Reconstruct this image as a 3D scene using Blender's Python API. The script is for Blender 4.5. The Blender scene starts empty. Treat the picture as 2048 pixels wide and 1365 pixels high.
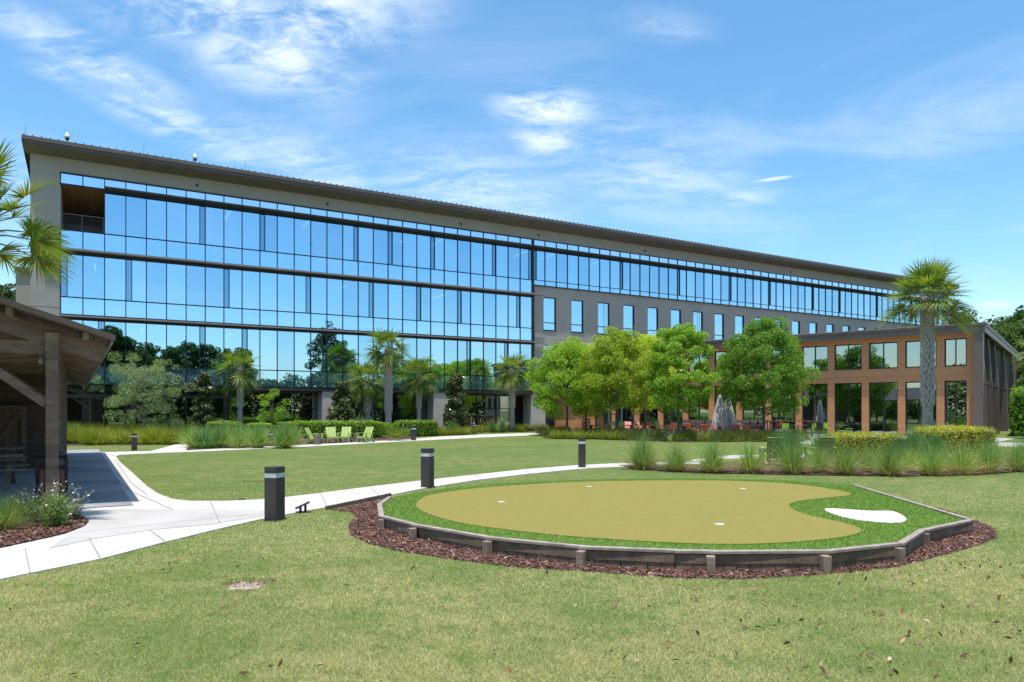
import bpy, math, random
import numpy as np
from mathutils import Vector, Matrix
rad=math.radians; PI=math.pi
S=bpy.context.scene; COL=S.collection
# ---------------- camera frame: level camera at the origin looking along +Y
FPX=1400.0; HZ=820.0; CH=1.85; CX=1024.0
def G(x,y,z=0.0):
    Y=FPX*(CH-z)/(y-HZ); return ((x-CX)/FPX*Y, Y, z)
def A(x,Y,z=0.0): return ((x-CX)/FPX*Y, Y, z)
def PGz(Y): return .3696-.01836*Y
def PG(x,y):
    Y=1.4804/((y-HZ)/FPX-.01836); return ((x-CX)/FPX*Y, Y, PGz(Y))
# ---------------- tagging
def tag(o,label=None,cat=None,group=None,kind=None):
    if label: o['label']=label
    if cat: o['category']=cat
    if group: o['group']=group
    if kind: o['kind']=kind
    return o
def link(name,me,parent=None,loc=None,rz=0,scale=None):
    o=bpy.data.objects.new(name,me); COL.objects.link(o)
    if parent: o.parent=parent
    if loc is not None: o.location=loc
    if rz: o.rotation_euler=(0,0,rz)
    if scale is not None: o.scale=(scale,)*3 if not hasattr(scale,'__len__') else scale
    return o
def empty(name,loc,rz=0,label=None,cat=None,group=None):
    return tag(link(name,None,None,loc,rz),label,cat,group)
def dup(root,loc,rz=0,label=None,group=None,scale=None):
    r=root.copy(); COL.objects.link(r); r.location=loc; r.rotation_euler=(0,0,rz)
    if scale is not None: r.scale=(scale,)*3 if not hasattr(scale,'__len__') else scale
    if label: r['label']=label
    if group: r['group']=group
    def rec(a,b):
        for ch in list(a.children):
            c=ch.copy(); COL.objects.link(c); c.parent=b; rec(ch,c)
    rec(root,r)
    return r
# ---------------- materials
def new_mat(name):
    m=bpy.data.materials.new(name); m.use_nodes=True
    nt=m.node_tree; b=nt.nodes['Principled BSDF']
    return m,nt,b
def nd(nt,t,**k):
    n=nt.nodes.new(t)
    for a,v in k.items():
        if a in n.inputs.keys() if isinstance(a,str) else False: n.inputs[a].default_value=v
        else: setattr(n,a,v)
    return n
def c4(c): return (c[0],c[1],c[2],1)
def ramp(nt,fac,stops):
    r=nt.nodes.new('ShaderNodeValToRGB'); e=r.color_ramp.elements
    while len(e)<len(stops): e.new(.5)
    for i,(p,c) in enumerate(stops): e[i].position=p; e[i].color=c4(c)
    nt.links.new(fac,r.inputs[0]); return r.outputs[0]
def noise(nt,scale,detail=4,rough=.55,coord='Object',sc=None,dist=0):
    t=nt.nodes.new('ShaderNodeTexCoord'); n=nt.nodes.new('ShaderNodeTexNoise')
    n.inputs['Scale'].default_value=scale; n.inputs['Detail'].default_value=detail; n.inputs['Roughness'].default_value=rough
    n.inputs['Distortion'].default_value=dist
    if sc:
        mp=nt.nodes.new('ShaderNodeMapping'); mp.inputs['Scale'].default_value=sc
        nt.links.new(t.outputs[coord],mp.inputs[0]); nt.links.new(mp.outputs[0],n.inputs['Vector'])
    else: nt.links.new(t.outputs[coord],n.inputs['Vector'])
    return n.outputs['Fac']
def mixc(nt,fac,a,b,mode='MIX'):
    m=nt.nodes.new('ShaderNodeMix'); m.data_type='RGBA'; m.blend_type=mode
    for s,v in ((0,fac),(6,a),(7,b)):
        if hasattr(v,'is_linked') or hasattr(v,'links'): nt.links.new(v,m.inputs[s])
        else: m.inputs[s].default_value = v if s==0 else c4(v)
    return m.outputs[2]
def bump(nt,b,h,strength=.4,dist=.02):
    n=nt.nodes.new('ShaderNodeBump'); n.inputs['Strength'].default_value=strength; n.inputs['Distance'].default_value=dist
    nt.links.new(h,n.inputs['Height']); nt.links.new(n.outputs[0],b.inputs['Normal'])
def pm(name,c1,c2=None,scale=3,rough=.6,bs=0,bscale=None,metal=0,sc=None,spec=None,bd=.01,coord='Object',lo=.35,hi=.65):
    m,nt,b=new_mat(name)
    if c2 is None: c2=tuple(x*.8 for x in c1)
    f=noise(nt,scale,6,.6,coord,sc)
    nt.links.new(ramp(nt,f,[(lo,c1),(hi,c2)]),b.inputs['Base Color'])
    b.inputs['Roughness'].default_value=rough; b.inputs['Metallic'].default_value=metal
    if spec is not None: b.inputs['Specular IOR Level'].default_value=spec
    if bs: bump(nt,b,noise(nt,bscale or scale*8,4,.6,coord,sc),bs,bd)
    return m
def leafmat(name,cols,rough=.5,trans=.35,spec=.4):
    m,nt,b=new_mat(name)
    g=nt.nodes.new('ShaderNodeNewGeometry')
    c=ramp(nt,g.outputs['Random Per Island'],[(i/(len(cols)-1),x) for i,x in enumerate(cols)])
    f=noise(nt,1.3,2,.5)
    c=mixc(nt,f,c,mixc(nt,.5,c,(1.25,1.25,.9),'MULTIPLY'))
    oi=nt.nodes.new('ShaderNodeObjectInfo'); c=mixc(nt,1.0,c,ramp(nt,oi.outputs['Random'],[(0,(.78,.82,.8)),(.5,(1,1,1)),(1,(1.25,1.16,1.1))]),'MULTIPLY')
    nt.links.new(c,b.inputs['Base Color']); b.inputs['Roughness'].default_value=rough
    b.inputs['Specular IOR Level'].default_value=spec
    t=nt.nodes.new('ShaderNodeBsdfTranslucent')
    nt.links.new(mixc(nt,1.0,c,(1.35,1.5,.6),'MULTIPLY'),t.inputs['Color'])
    mx=nt.nodes.new('ShaderNodeMixShader'); mx.inputs[0].default_value=trans
    nt.links.new(b.outputs[0],mx.inputs[1]); nt.links.new(t.outputs[0],mx.inputs[2])
    nt.links.new(mx.outputs[0],nt.nodes['Material Output'].inputs['Surface'])
    return m
def turfmat():
    m=leafmat('turf_blade',[(.10,.12,.045),(.30,.34,.115),(.58,.52,.25),(.92,.80,.54),(.22,.30,.08)],.6,.3,.2); nt=m.node_tree; b=nt.nodes['Principled BSDF']
    src=b.inputs['Base Color'].links[0].from_socket
    f=noise(nt,2.2,6,.7); f2=noise(nt,.45,4,.6); f3=noise(nt,3.6,5,.7)
    c=mixc(nt,ramp(nt,f,[(.38,(0,0,0)),(.56,(.95,.95,.95))]),src,mixc(nt,.55,src,(.66,.55,.30)))
    c=mixc(nt,ramp(nt,f2,[(.46,(0,0,0)),(.60,(.8,.8,.8))]),c,mixc(nt,.65,src,(.16,.27,.07)))
    c=mixc(nt,ramp(nt,f3,[(.56,(0,0,0)),(.68,(.85,.85,.85))]),c,(.15,.29,.07))
    nt.links.new(c,b.inputs['Base Color'])
    return m
def glassmat(name,tint,fac,thru=(.5,.6,.65),rough=.0):
    m,nt,b=new_mat(name); nt.nodes.remove(b)
    g=nt.nodes.new('ShaderNodeBsdfGlossy'); g.inputs['Color'].default_value=c4(tint); g.inputs['Roughness'].default_value=rough
    t=nt.nodes.new('ShaderNodeBsdfTransparent'); t.inputs['Color'].default_value=c4(thru)
    lw=nt.nodes.new('ShaderNodeLayerWeight'); lw.inputs['Blend'].default_value=.25
    mr=nt.nodes.new('ShaderNodeMapRange'); mr.inputs['To Min'].default_value=fac; mr.inputs['To Max'].default_value=1
    nt.links.new(lw.outputs['Fresnel'],mr.inputs[0])
    mx=nt.nodes.new('ShaderNodeMixShader'); nt.links.new(mr.outputs[0],mx.inputs[0])
    nt.links.new(t.outputs[0],mx.inputs[1]); nt.links.new(g.outputs[0],mx.inputs[2])
    nt.links.new(mx.outputs[0],nt.nodes['Material Output'].inputs['Surface'])
    return m
def boards(name,c1,c2,axis=2,pitch=.15,rough=.75,gap=.06,grain=(1,1,1),dark=.35):
    # planked wood: dark joint lines every `pitch` along an axis, per-board tone
    m,nt,b=new_mat(name)
    t=nt.nodes.new('ShaderNodeTexCoord'); sp=nt.nodes.new('ShaderNodeSeparateXYZ'); nt.links.new(t.outputs['Object'],sp.inputs[0])
    d=nt.nodes.new('ShaderNodeMath'); d.operation='DIVIDE'; d.inputs[1].default_value=pitch; nt.links.new(sp.outputs[axis],d.inputs[0])
    fr=nt.nodes.new('ShaderNodeMath'); fr.operation='FRACT'; nt.links.new(d.outputs[0],fr.inputs[0])
    fl=nt.nodes.new('ShaderNodeMath'); fl.operation='FLOOR'; nt.links.new(d.outputs[0],fl.inputs[0])
    wn=nt.nodes.new('ShaderNodeTexWhiteNoise'); wn.noise_dimensions='1D'; nt.links.new(fl.outputs[0],wn.inputs['W'])
    lt=nt.nodes.new('ShaderNodeMath'); lt.operation='LESS_THAN'; lt.inputs[1].default_value=gap; nt.links.new(fr.outputs[0],lt.inputs[0])
    f=noise(nt,4,5,.6,'Object',grain)
    ad=nt.nodes.new('ShaderNodeMath'); ad.operation='MULTIPLY_ADD'; ad.inputs[1].default_value=.45; nt.links.new(wn.outputs[0],ad.inputs[0]); nt.links.new(f,ad.inputs[2])
    c=ramp(nt,ad.outputs[0],[(.35,c1),(.95,c2)])
    c=mixc(nt,lt.outputs[0],c,tuple(x*dark for x in c2))
    nt.links.new(c,b.inputs['Base Color']); b.inputs['Roughness'].default_value=rough
    bump(nt,b,f,.25,.01)
    return m
M={}
def mats():
    M['stucco']=pm('stucco',(.38,.335,.295),(.34,.298,.262),.5,.9,.25,60)
    M['stucco_light']=pm('stucco_light',(.38,.34,.30),(.34,.30,.265),.5,.9,.25,60)
    M['column']=pm('column_stone',(.52,.48,.43),(.44,.40,.36),1.5,.85,.2,30)
    M['bronze']=pm('bronze_metal',(.085,.062,.050),(.068,.05,.041),2,.45,0,metal=.3)
    M['bronze_roof']=pm('bronze_roof',(.15,.112,.092),(.125,.094,.078),1.2,.45,0,metal=.25)
    M['soffit']=pm('soffit_panel',(.20,.165,.15),(.17,.14,.125),1.2,.6)
    M['mullion']=pm('mullion_metal',(.018,.017,.018),(.024,.022,.022),2,.4,0,metal=.3)
    M['shade']=pm('sunshade_metal',(.30,.235,.21),(.26,.20,.18),2,.5,0,metal=.1)
    M['glass']=glassmat('blue_glass',(.50,.77,.95),.79,(.30,.42,.5))
    M['glass_b']=glassmat('blue_glass_b',(.45,.73,.93),.74,(.30,.42,.5))
    M['vent']=glassmat('vent_glass',(.26,.48,.68),.72,(.1,.16,.2))
    M['clear']=glassmat('storefront_glass',(.62,.74,.72),.50,(.42,.48,.46))
    m,nt,b=new_mat('spandrel_glass'); b.inputs['Base Color'].default_value=(.40,.65,.84,1); b.inputs['Metallic'].default_value=.88; b.inputs['Roughness'].default_value=.015
    M['spandrel']=m
    m,nt,b=new_mat('clerestory_glass'); b.inputs['Base Color'].default_value=(.62,.80,.95,1); b.inputs['Metallic'].default_value=.9; b.inputs['Roughness'].default_value=.01
    M['clerestory']=m
    M['yellow']=pm('yellow_paint',(.55,.42,.08),None,3,.6)
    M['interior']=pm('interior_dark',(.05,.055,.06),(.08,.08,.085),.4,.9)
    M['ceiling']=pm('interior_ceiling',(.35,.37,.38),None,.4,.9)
    M['blind']=pm('roller_blind',(.75,.82,.85),(.65,.72,.76),.8,.9)
    M['woodceil']=boards('wood_ceiling',(.30,.15,.07),(.22,.10,.045),0,.14,.6,grain=(1,12,1))
    m,nt,b=new_mat('light_strip'); b.inputs['Base Color'].default_value=(.9,.9,.9,1); b.inputs['Emission Color'].default_value=(1,.97,.9,1); b.inputs['Emission Strength'].default_value=1.6
    M['strip']=m
    M['cedar']=boards('cedar_siding',(.50,.245,.105),(.39,.18,.075),2,.165,.6,.05,(1,1,14),.45)
    M['timber']=pm('shelter_timber',(.24,.165,.118),(.14,.095,.068),2.2,.8,.5,14,sc=(1,1,4),bd=.01)
    M['timber_grey']=pm('weathered_timber',(.30,.225,.17),(.18,.13,.10),3,.85,.6,24,sc=(1,1,1),bd=.01)
    M['deck']=boards('roof_decking',(.19,.12,.078),(.12,.074,.048),0,.14,.8,.08)
    M['barn']=boards('barn_boards',(.25,.14,.085),(.15,.085,.052),0,.16,.8,.07,(14,14,1))
    M['lap']=boards('dark_lap_siding',(.16,.092,.062),(.10,.058,.042),2,.2,.8,.07)
    M['cap']=pm('grey_cap_board',(.36,.30,.25),(.22,.18,.15),6,.85,.6,30,bd=.006)
    M['edging']=pm('edging_timber',(.24,.165,.115),(.13,.088,.06),5,.9,.6,26,bd=.01)
    # concrete
    m,nt,b=new_mat('concrete')
    f=noise(nt,.8,6,.65); f2=noise(nt,35,4,.7); f3=noise(nt,.13,3,.5)
    c=ramp(nt,f,[(.3,(.47,.445,.41)),(.7,(.60,.575,.535))]); c=mixc(nt,mixc(nt,.35,(0,0,0),f2),c,(.40,.375,.345)); c=mixc(nt,mixc(nt,.7,(0,0,0),f3),c,(.47,.43,.385)); f7=noise(nt,2.6,7,.75,'Object',None,.6); c=mixc(nt,1.0,c,ramp(nt,f7,[(.30,(.80,.785,.76)),(.48,(1,1,1)),(.7,(1.05,1.05,1.05))]),'MULTIPLY')
    nt.links.new(c,b.inputs['Base Color']); b.inputs['Roughness'].default_value=.85; bump(nt,b,f2,.15,.005); M['concrete']=m
    m,nt,b=new_mat('old_concrete')
    f=noise(nt,.9,6,.7); f2=noise(nt,35,4,.7)
    c=ramp(nt,f,[(.3,(.38,.355,.325)),(.7,(.50,.475,.44))]); c=mixc(nt,mixc(nt,.3,(0,0,0),f2),c,(.28,.26,.235))
    nt.links.new(c,b.inputs['Base Color']); b.inputs['Roughness'].default_value=.85; bump(nt,b,f2,.15,.005); M['concrete_old']=m
    M['slab']=pm('shelter_slab',(.33,.33,.335),(.17,.17,.175),.45,.7,.1,30,sc=(1,1,1))
    M['joint']=pm('joint',(.28,.26,.24),None,5,.9)
    # lawn
    m,nt,b=new_mat('lawn')
    f=noise(nt,.22,4,.6); f2=noise(nt,2.0,5,.7); f3=noise(nt,45,4,.75); f4=noise(nt,.7,4,.6,'Object',(.35,2.5,1))
    c=ramp(nt,f2,[(.30,(.085,.135,.030)),(.47,(.125,.168,.043)),(.60,(.19,.20,.070)),(.74,(.24,.20,.10))])
    g=ramp(nt,f3,[(.3,(.50,.52,.38)),(.52,(1,1,1)),(.72,(1.55,1.45,1.35))])
    c=mixc(nt,1.0,c,g,'MULTIPLY')
    c=mixc(nt,mixc(nt,.75,(0,0,0),ramp(nt,f,[(.42,(0,0,0)),(.62,(1,1,1))])),c,(.085,.145,.03))
    c=mixc(nt,mixc(nt,.5,(0,0,0),ramp(nt,f4,[(.5,(0,0,0)),(.7,(1,1,1))])),c,(.185,.19,.06))
    nt.links.new(c,b.inputs['Base Color']); b.inputs['Roughness'].default_value=.9; b.inputs['Specular IOR Level'].default_value=.15
    bump(nt,b,f3,.7,.03); M['lawn']=m
    M['soil']=pm('mulch_soil',(.095,.05,.038),(.05,.028,.022),7,.95,.8,40,bd=.03)
    m,nt,b=new_mat('mulch_chips'); g=nt.nodes.new('ShaderNodeNewGeometry')
    nt.links.new(ramp(nt,g.outputs['Random Per Island'],[(0,(.055,.026,.021)),(.35,(.12,.055,.042)),(.7,(.18,.088,.066)),(.93,(.28,.17,.13)),(1,(.42,.31,.24))]),b.inputs['Base Color'])
    b.inputs['Roughness'].default_value=.9; b.inputs['Specular IOR Level'].default_value=.2; M['chips']=m
    m,nt,b=new_mat('fallen_leaf'); g=nt.nodes.new('ShaderNodeNewGeometry')
    nt.links.new(ramp(nt,g.outputs['Random Per Island'],[(0,(.07,.04,.022)),(.45,(.17,.085,.04)),(.75,(.27,.12,.05)),(.86,(.40,.14,.05)),(.93,(.38,.27,.16)),(1,(.5,.38,.25))]),b.inputs['Base Color'])
    b.inputs['Roughness'].default_value=.6; M['dead']=m
    m,nt,b=new_mat('putting_turf')
    f3=noise(nt,120,3,.7); f2=noise(nt,.8,4,.6)
    c=ramp(nt,f3,[(.3,(.17,.145,.035)),(.7,(.29,.24,.072))]); c=mixc(nt,mixc(nt,.55,(0,0,0),f2),c,(.19,.185,.048)); f5=noise(nt,9,5,.75); c=mixc(nt,1.0,c,ramp(nt,f5,[(.28,(.88,.87,.85)),(.42,(1,1,1)),(.66,(1.06,1.06,1.07))]),'MULTIPLY'); f6=noise(nt,28,2,.5); c=mixc(nt,ramp(nt,f6,[(.72,(0,0,0)),(.76,(.7,.7,.7))]),c,(.10,.06,.03))
    nt.links.new(c,b.inputs['Base Color']); b.inputs['Roughness'].default_value=.95; b.inputs['Specular IOR Level'].default_value=.1; bump(nt,b,f3,.6,.006); M['putt']=m
    m,nt,b=new_mat('fringe_turf')
    f3=noise(nt,70,3,.7); f2=noise(nt,1.5,4,.6)
    c=ramp(nt,f3,[(.3,(.08,.15,.028)),(.7,(.19,.29,.06))])
    nt.links.new(c,b.inputs['Base Color']); b.inputs['Roughness'].default_value=.9; b.inputs['Specular IOR Level'].default_value=.15; bump(nt,b,f3,.8,.02); M['fringe']=m
    M['sand']=pm('white_sand',(.80,.79,.76),(.55,.53,.50),22,.95,1,90,bd=.02,lo=.45,hi=.8)
    # foliage
    M['turf_blade']=turfmat()
    M['fringe_blade']=leafmat('fringe_blade',[(.10,.19,.03),(.20,.32,.055),(.34,.46,.11)],.5,.25,.3)
    M['maple']=leafmat('light_green_leaves',[(.15,.26,.026),(.23,.37,.036),(.34,.48,.055),(.10,.19,.022)],.5,.5)
    M['maple_y']=leafmat('yellow_green_leaves',[(.26,.33,.028),(.36,.43,.04),(.46,.52,.06),(.17,.25,.025)],.5,.5)
    M['maple_d']=leafmat('mid_green_leaves',[(.10,.20,.024),(.16,.29,.034),(.25,.40,.05),(.075,.155,.02)],.5,.5)
    M['oak']=leafmat('silvery_leaves',[(.15,.21,.085),(.22,.29,.13),(.31,.37,.19),(.11,.16,.065)],.5,.35)
    M['magnolia']=leafmat('magnolia_leaves',[(.035,.065,.016),(.06,.095,.022),(.10,.13,.035),(.20,.17,.08),(.05,.085,.02)],.3,.15,.6)
    M['forest']=leafmat('forest_leaves',[(.035,.075,.016),(.055,.105,.022),(.08,.145,.03),(.045,.085,.018)],.6,.3,.3)
    M['pine']=leafmat('pine_needles',[(.03,.06,.02),(.045,.085,.026),(.07,.11,.035)],.6,.2,.3)
    M['palm']=leafmat('palm_blades',[(.07,.14,.026),(.13,.20,.04),(.21,.28,.06),(.11,.18,.035),(.33,.33,.08)],.4,.35,.4)
    M['palm_y']=leafmat('palm_blades_yellowed',[(.08,.16,.02),(.13,.22,.03),(.20,.27,.035),(.34,.27,.035),(.10,.17,.03)],.4,.35,.4)
    M['muhly']=leafmat('muhly_blades',[(.13,.22,.06),(.20,.31,.09),(.29,.39,.14),(.38,.42,.20)],.5,.4,.3)
    M['muhly_b']=leafmat('blue_green_blades',[(.08,.18,.07),(.12,.24,.10),(.18,.32,.15)],.5,.35,.3)
    M['straw']=leafmat('straw_blades',[(.36,.26,.14),(.48,.37,.22),(.24,.17,.10)],.7,.2,.2)
    M['liriope']=leafmat('yellow_green_blades',[(.16,.20,.025),(.25,.28,.035),(.34,.35,.06),(.12,.16,.022)],.5,.3,.3)
    M['sedge']=leafmat('dark_sedge_blades',[(.06,.095,.022),(.10,.135,.03),(.15,.17,.05)],.5,.25,.3)
    M['hedge']=leafmat('hedge_leaves',[(.08,.17,.016),(.15,.27,.024),(.23,.37,.034),(.32,.46,.045)],.4,.35,.4)
    M['hedge_y']=leafmat('golden_hedge_leaves',[(.26,.30,.02),(.42,.42,.03),(.58,.50,.04),(.14,.21,.02)],.4,.35,.3)
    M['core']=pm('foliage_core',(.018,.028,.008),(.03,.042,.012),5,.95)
    M['bark']=pm('tree_bark',(.17,.14,.115),(.10,.08,.065),6,.9,.7,25,sc=(3,3,1),bd=.02)
    M['palmbark']=pm('palm_bark',(.46,.38,.32),(.30,.24,.20),7,.95,.8,30,bd=.02)
    M['boots']=pm('palm_boots',(.58,.50,.44),(.36,.30,.255),9,.95,.6,30,bd=.02)
    M['flower']=pm('white_petal',(.85,.78,.80),(.9,.85,.86),5,.6)
    M['bollard']=pm('bollard_metal',(.060,.050,.048),(.048,.040,.038),3,.5,.05,80,metal=.2)
    M['lens']=pm('frosted_lens',(.62,.65,.68),(.5,.53,.56),3,.3)
    M['lime']=pm('lime_plastic',(.33,.43,.115),(.29,.385,.10),4,.5)
    M['coral']=pm('coral_plastic',(.88,.23,.16),(.82,.20,.14),4,.5)
    M['pink']=pm('pink_plastic',(.72,.25,.24),(.65,.22,.21),4,.5)
    M['dgreen']=pm('green_metal',(.05,.14,.06),None,4,.5)
    M['limemetal']=pm('lime_metal',(.32,.58,.06),(.29,.52,.055),4,.4)
    M['darkmetal']=pm('dark_metal',(.03,.03,.032),None,4,.45,0,metal=.3)
    M['greymetal']=pm('grey_metal',(.13,.13,.135),None,4,.5,0,metal=.3)
    M['brownwood']=pm('brown_table_wood',(.13,.06,.038),(.085,.04,.027),3,.7,.3,20)
    M['slatwood']=pm('slat_wood',(.26,.115,.065),(.17,.07,.042),3,.6,.3,20)
    M['canvas']=pm('grey_canvas',(.60,.575,.58),(.48,.455,.46),2,.9,.3,18)
    M['stump']=pm('stump_bark',(.20,.16,.135),(.11,.088,.075),10,.95,.9,30,bd=.03)
    M['white']=pm('white_metal',(.75,.75,.75),None,4,.4)
    M['greybldg']=pm('grey_building',(.22,.19,.17),None,.5,.9)
    M['brick']=pm('brick',(.26,.17,.12),(.2,.13,.09),3,.9)
    m,nt,b=new_mat('bulb'); b.inputs['Base Color'].default_value=(.8,.8,.75,1); b.inputs['Roughness'].default_value=.15; b.inputs['Transmission Weight'].default_value=.5; M['bulb']=m
    m,nt,b=new_mat('lit_lamp'); b.inputs['Emission Color'].default_value=(1,.75,.4,1); b.inputs['Emission Strength'].default_value=6; M['lit']=m
# ---------------- mesh helpers
class MB:
    def __init__(s): s.v=[]; s.f=[]
    def add(s,vs,fs,mt=None):
        o=len(s.v)
        for p in vs: s.v.append(tuple(mt@Vector(p)) if mt is not None else tuple(p))
        s.f+= [tuple(i+o for i in f) for f in fs]
    def box(s,c,d,rot=None):
        x,y,z=d[0]/2,d[1]/2,d[2]/2
        vs=[(-x,-y,-z),(x,-y,-z),(x,y,-z),(-x,y,-z),(-x,-y,z),(x,-y,z),(x,y,z),(-x,y,z)]
        mt=Matrix.Translation(c)
        if rot is not None: mt=mt@rot
        s.add(vs,[(0,3,2,1),(4,5,6,7),(0,1,5,4),(1,2,6,5),(2,3,7,6),(3,0,4,7)],mt); return s
    def bb(s,x0,x1,y0,y1,z0,z1): return s.box(((x0+x1)/2,(y0+y1)/2,(z0+z1)/2),(abs(x1-x0),abs(y1-y0),abs(z1-z0)))
    def prism(s,poly,z0,z1):
        n=len(poly); zt=z1 if hasattr(z1,'__len__') else [z1]*n; zb=z0 if hasattr(z0,'__len__') else [z0]*n
        vs=[(p[0],p[1],zb[i]) for i,p in enumerate(poly)]+[(p[0],p[1],zt[i]) for i,p in enumerate(poly)]
        a=sum(poly[i][0]*poly[(i+1)%n][1]-poly[(i+1)%n][0]*poly[i][1] for i in range(n))
        top=tuple(range(n,2*n)); bot=tuple(range(n-1,-1,-1)); sides=[(i,(i+1)%n,(i+1)%n+n,i+n) for i in range(n)]
        fs=[top,bot]+sides
        if a<0: fs=[tuple(reversed(f)) for f in fs]
        s.add(vs,fs); return s
    def tube(s,pts,rs,n=8,cap=True):
        pts=[Vector(p) for p in pts]
        if not hasattr(rs,'__len__'): rs=[rs]*len(pts)
        rings=[]; o=len(s.v)
        for i,p in enumerate(pts):
            t=(pts[min(i+1,len(pts)-1)]-pts[max(i-1,0)]).normalized()
            a=t.orthogonal() if abs(t.z)<.99 else Vector((1,0,0)); 
            if i>0:
                a=prev-t*prev.dot(t)
            a.normalize(); prev=a; b=t.cross(a)
            for k in range(n):
                w=2*PI*k/n; q=p+(a*math.cos(w)+b*math.sin(w))*rs[i]; s.v.append(tuple(q))
        for i in range(len(pts)-1):
            for k in range(n):
                s.f.append((o+i*n+k,o+i*n+(k+1)%n,o+(i+1)*n+(k+1)%n,o+(i+1)*n+k))
        if cap:
            s.f.append(tuple(o+k for k in range(n-1,-1,-1))); s.f.append(tuple(o+(len(pts)-1)*n+k for k in range(n)))
        return s
    def bar(s,p0,p1,w,h,up=(0,0,1)):
        p0=Vector(p0);p1=Vector(p1); d=(p1-p0); L=d.length; d.normalize(); u=Vector(up)
        sd=d.cross(u)
        if sd.length<1e-4: sd=Vector((1,0,0))
        sd.normalize(); u=sd.cross(d)
        mt=Matrix((( d.x,sd.x,u.x,0),(d.y,sd.y,u.y,0),(d.z,sd.z,u.z,0),(0,0,0,1)))
        s.box((p0+p1)/2,(L,w,h),mt); return s
    def build(s,name,mat,parent=None,loc=None,rz=0,smooth=False,bev=0,rotx=None):
        me=bpy.data.meshes.new(name); me.from_pydata(s.v,[],s.f); me.materials.append(mat)
        if smooth: me.shade_smooth()
        me.update()
        o=link(name,me,parent,loc,rz)
        if bev:
            md=o.modifiers.new('bevel','BEVEL'); md.width=bev; md.segments=2; md.limit_method='ANGLE'
        return o
def np_mesh(name,v,f,mats,midx=None,smooth=False):
    v=np.asarray(v,dtype=np.float32).reshape(-1,3); f=np.asarray(f,dtype=np.int32); k=f.shape[1]
    me=bpy.data.meshes.new(name); me.vertices.add(len(v)); me.vertices.foreach_set('co',v.ravel())
    me.loops.add(f.size); me.loops.foreach_set('vertex_index',f.ravel())
    me.polygons.add(len(f)); me.polygons.foreach_set('loop_start',np.arange(len(f),dtype=np.int32)*k)
    for m in (mats if isinstance(mats,(list,tuple)) else [mats]): me.materials.append(m)
    if midx is not None: me.polygons.foreach_set('material_index',np.asarray(midx,dtype=np.int32))
    if smooth: me.polygons.foreach_set('use_smooth',np.ones(len(f),dtype=bool))
    me.update(calc_edges=True); me.validate(); return me
def ribbons(cp,wd,side):
    # cp (N,K,3) centre points, wd (N,K) half widths, side (N,3) or (N,K,3)
    N,K,_=cp.shape
    if side.ndim==2: side=np.repeat(side[:,None,:],K,1)
    L=cp-side*wd[...,None]; R=cp+side*wd[...,None]
    v=np.stack([L,R],2).reshape(N,2*K,3)
    base=(np.arange(N)*2*K)[:,None,None]; j=np.arange(K-1)*2
    f=np.stack([j,j+1,j+3,j+2],1)[None]+base
    return v.reshape(-1,3),f.reshape(-1,4)
def unit(a): return a/np.maximum(np.linalg.norm(a,axis=-1,keepdims=True),1e-9)
def leaf_arrays(p,size,r,nbias=None,flat=.0,asp=.55):
    n=len(p); nr=unit(r.normal(size=(n,3))+ (nbias if nbias is not None else 0)+np.array([0,0,flat]))
    a=unit(np.cross(nr,r.normal(size=(n,3)))); b=np.cross(nr,a)
    s=(size*r.uniform(.6,1.3,n))[:,None]
    v=np.stack([p-a*s,p-b*s*asp+nr*s*.15,p+a*s,p+b*s*asp+nr*s*.15],1)
    f=(np.arange(n)*4)[:,None]+np.arange(4)[None]
    return v.reshape(-1,3),f
def smooth_poly(pts,it=2,closed=True):
    pts=[tuple(p[:2]) for p in pts]
    for _ in range(it):
        q=[]; n=len(pts)
        rng=range(n) if closed else range(n-1)
        if not closed: q.append(pts[0])
        for i in rng:
            a=pts[i]; b=pts[(i+1)%n]
            q.append((a[0]*.75+b[0]*.25,a[1]*.75+b[1]*.25)); q.append((a[0]*.25+b[0]*.75,a[1]*.25+b[1]*.75))
        if not closed: q.append(pts[-1])
        pts=q
    return pts
def inpoly(px,py,poly):
    poly=np.array([p[:2] for p in poly]); r=np.zeros(len(px),bool); n=len(poly)
    for i in range(n):
        x1,y1=poly[i]; x2,y2=poly[(i+1)%n]
        if y1==y2: continue
        c=((y1>py)!=(y2>py))&(px<(x2-x1)*(py-y1)/(y2-y1)+x1); r^=c
    return r
mats()
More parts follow.
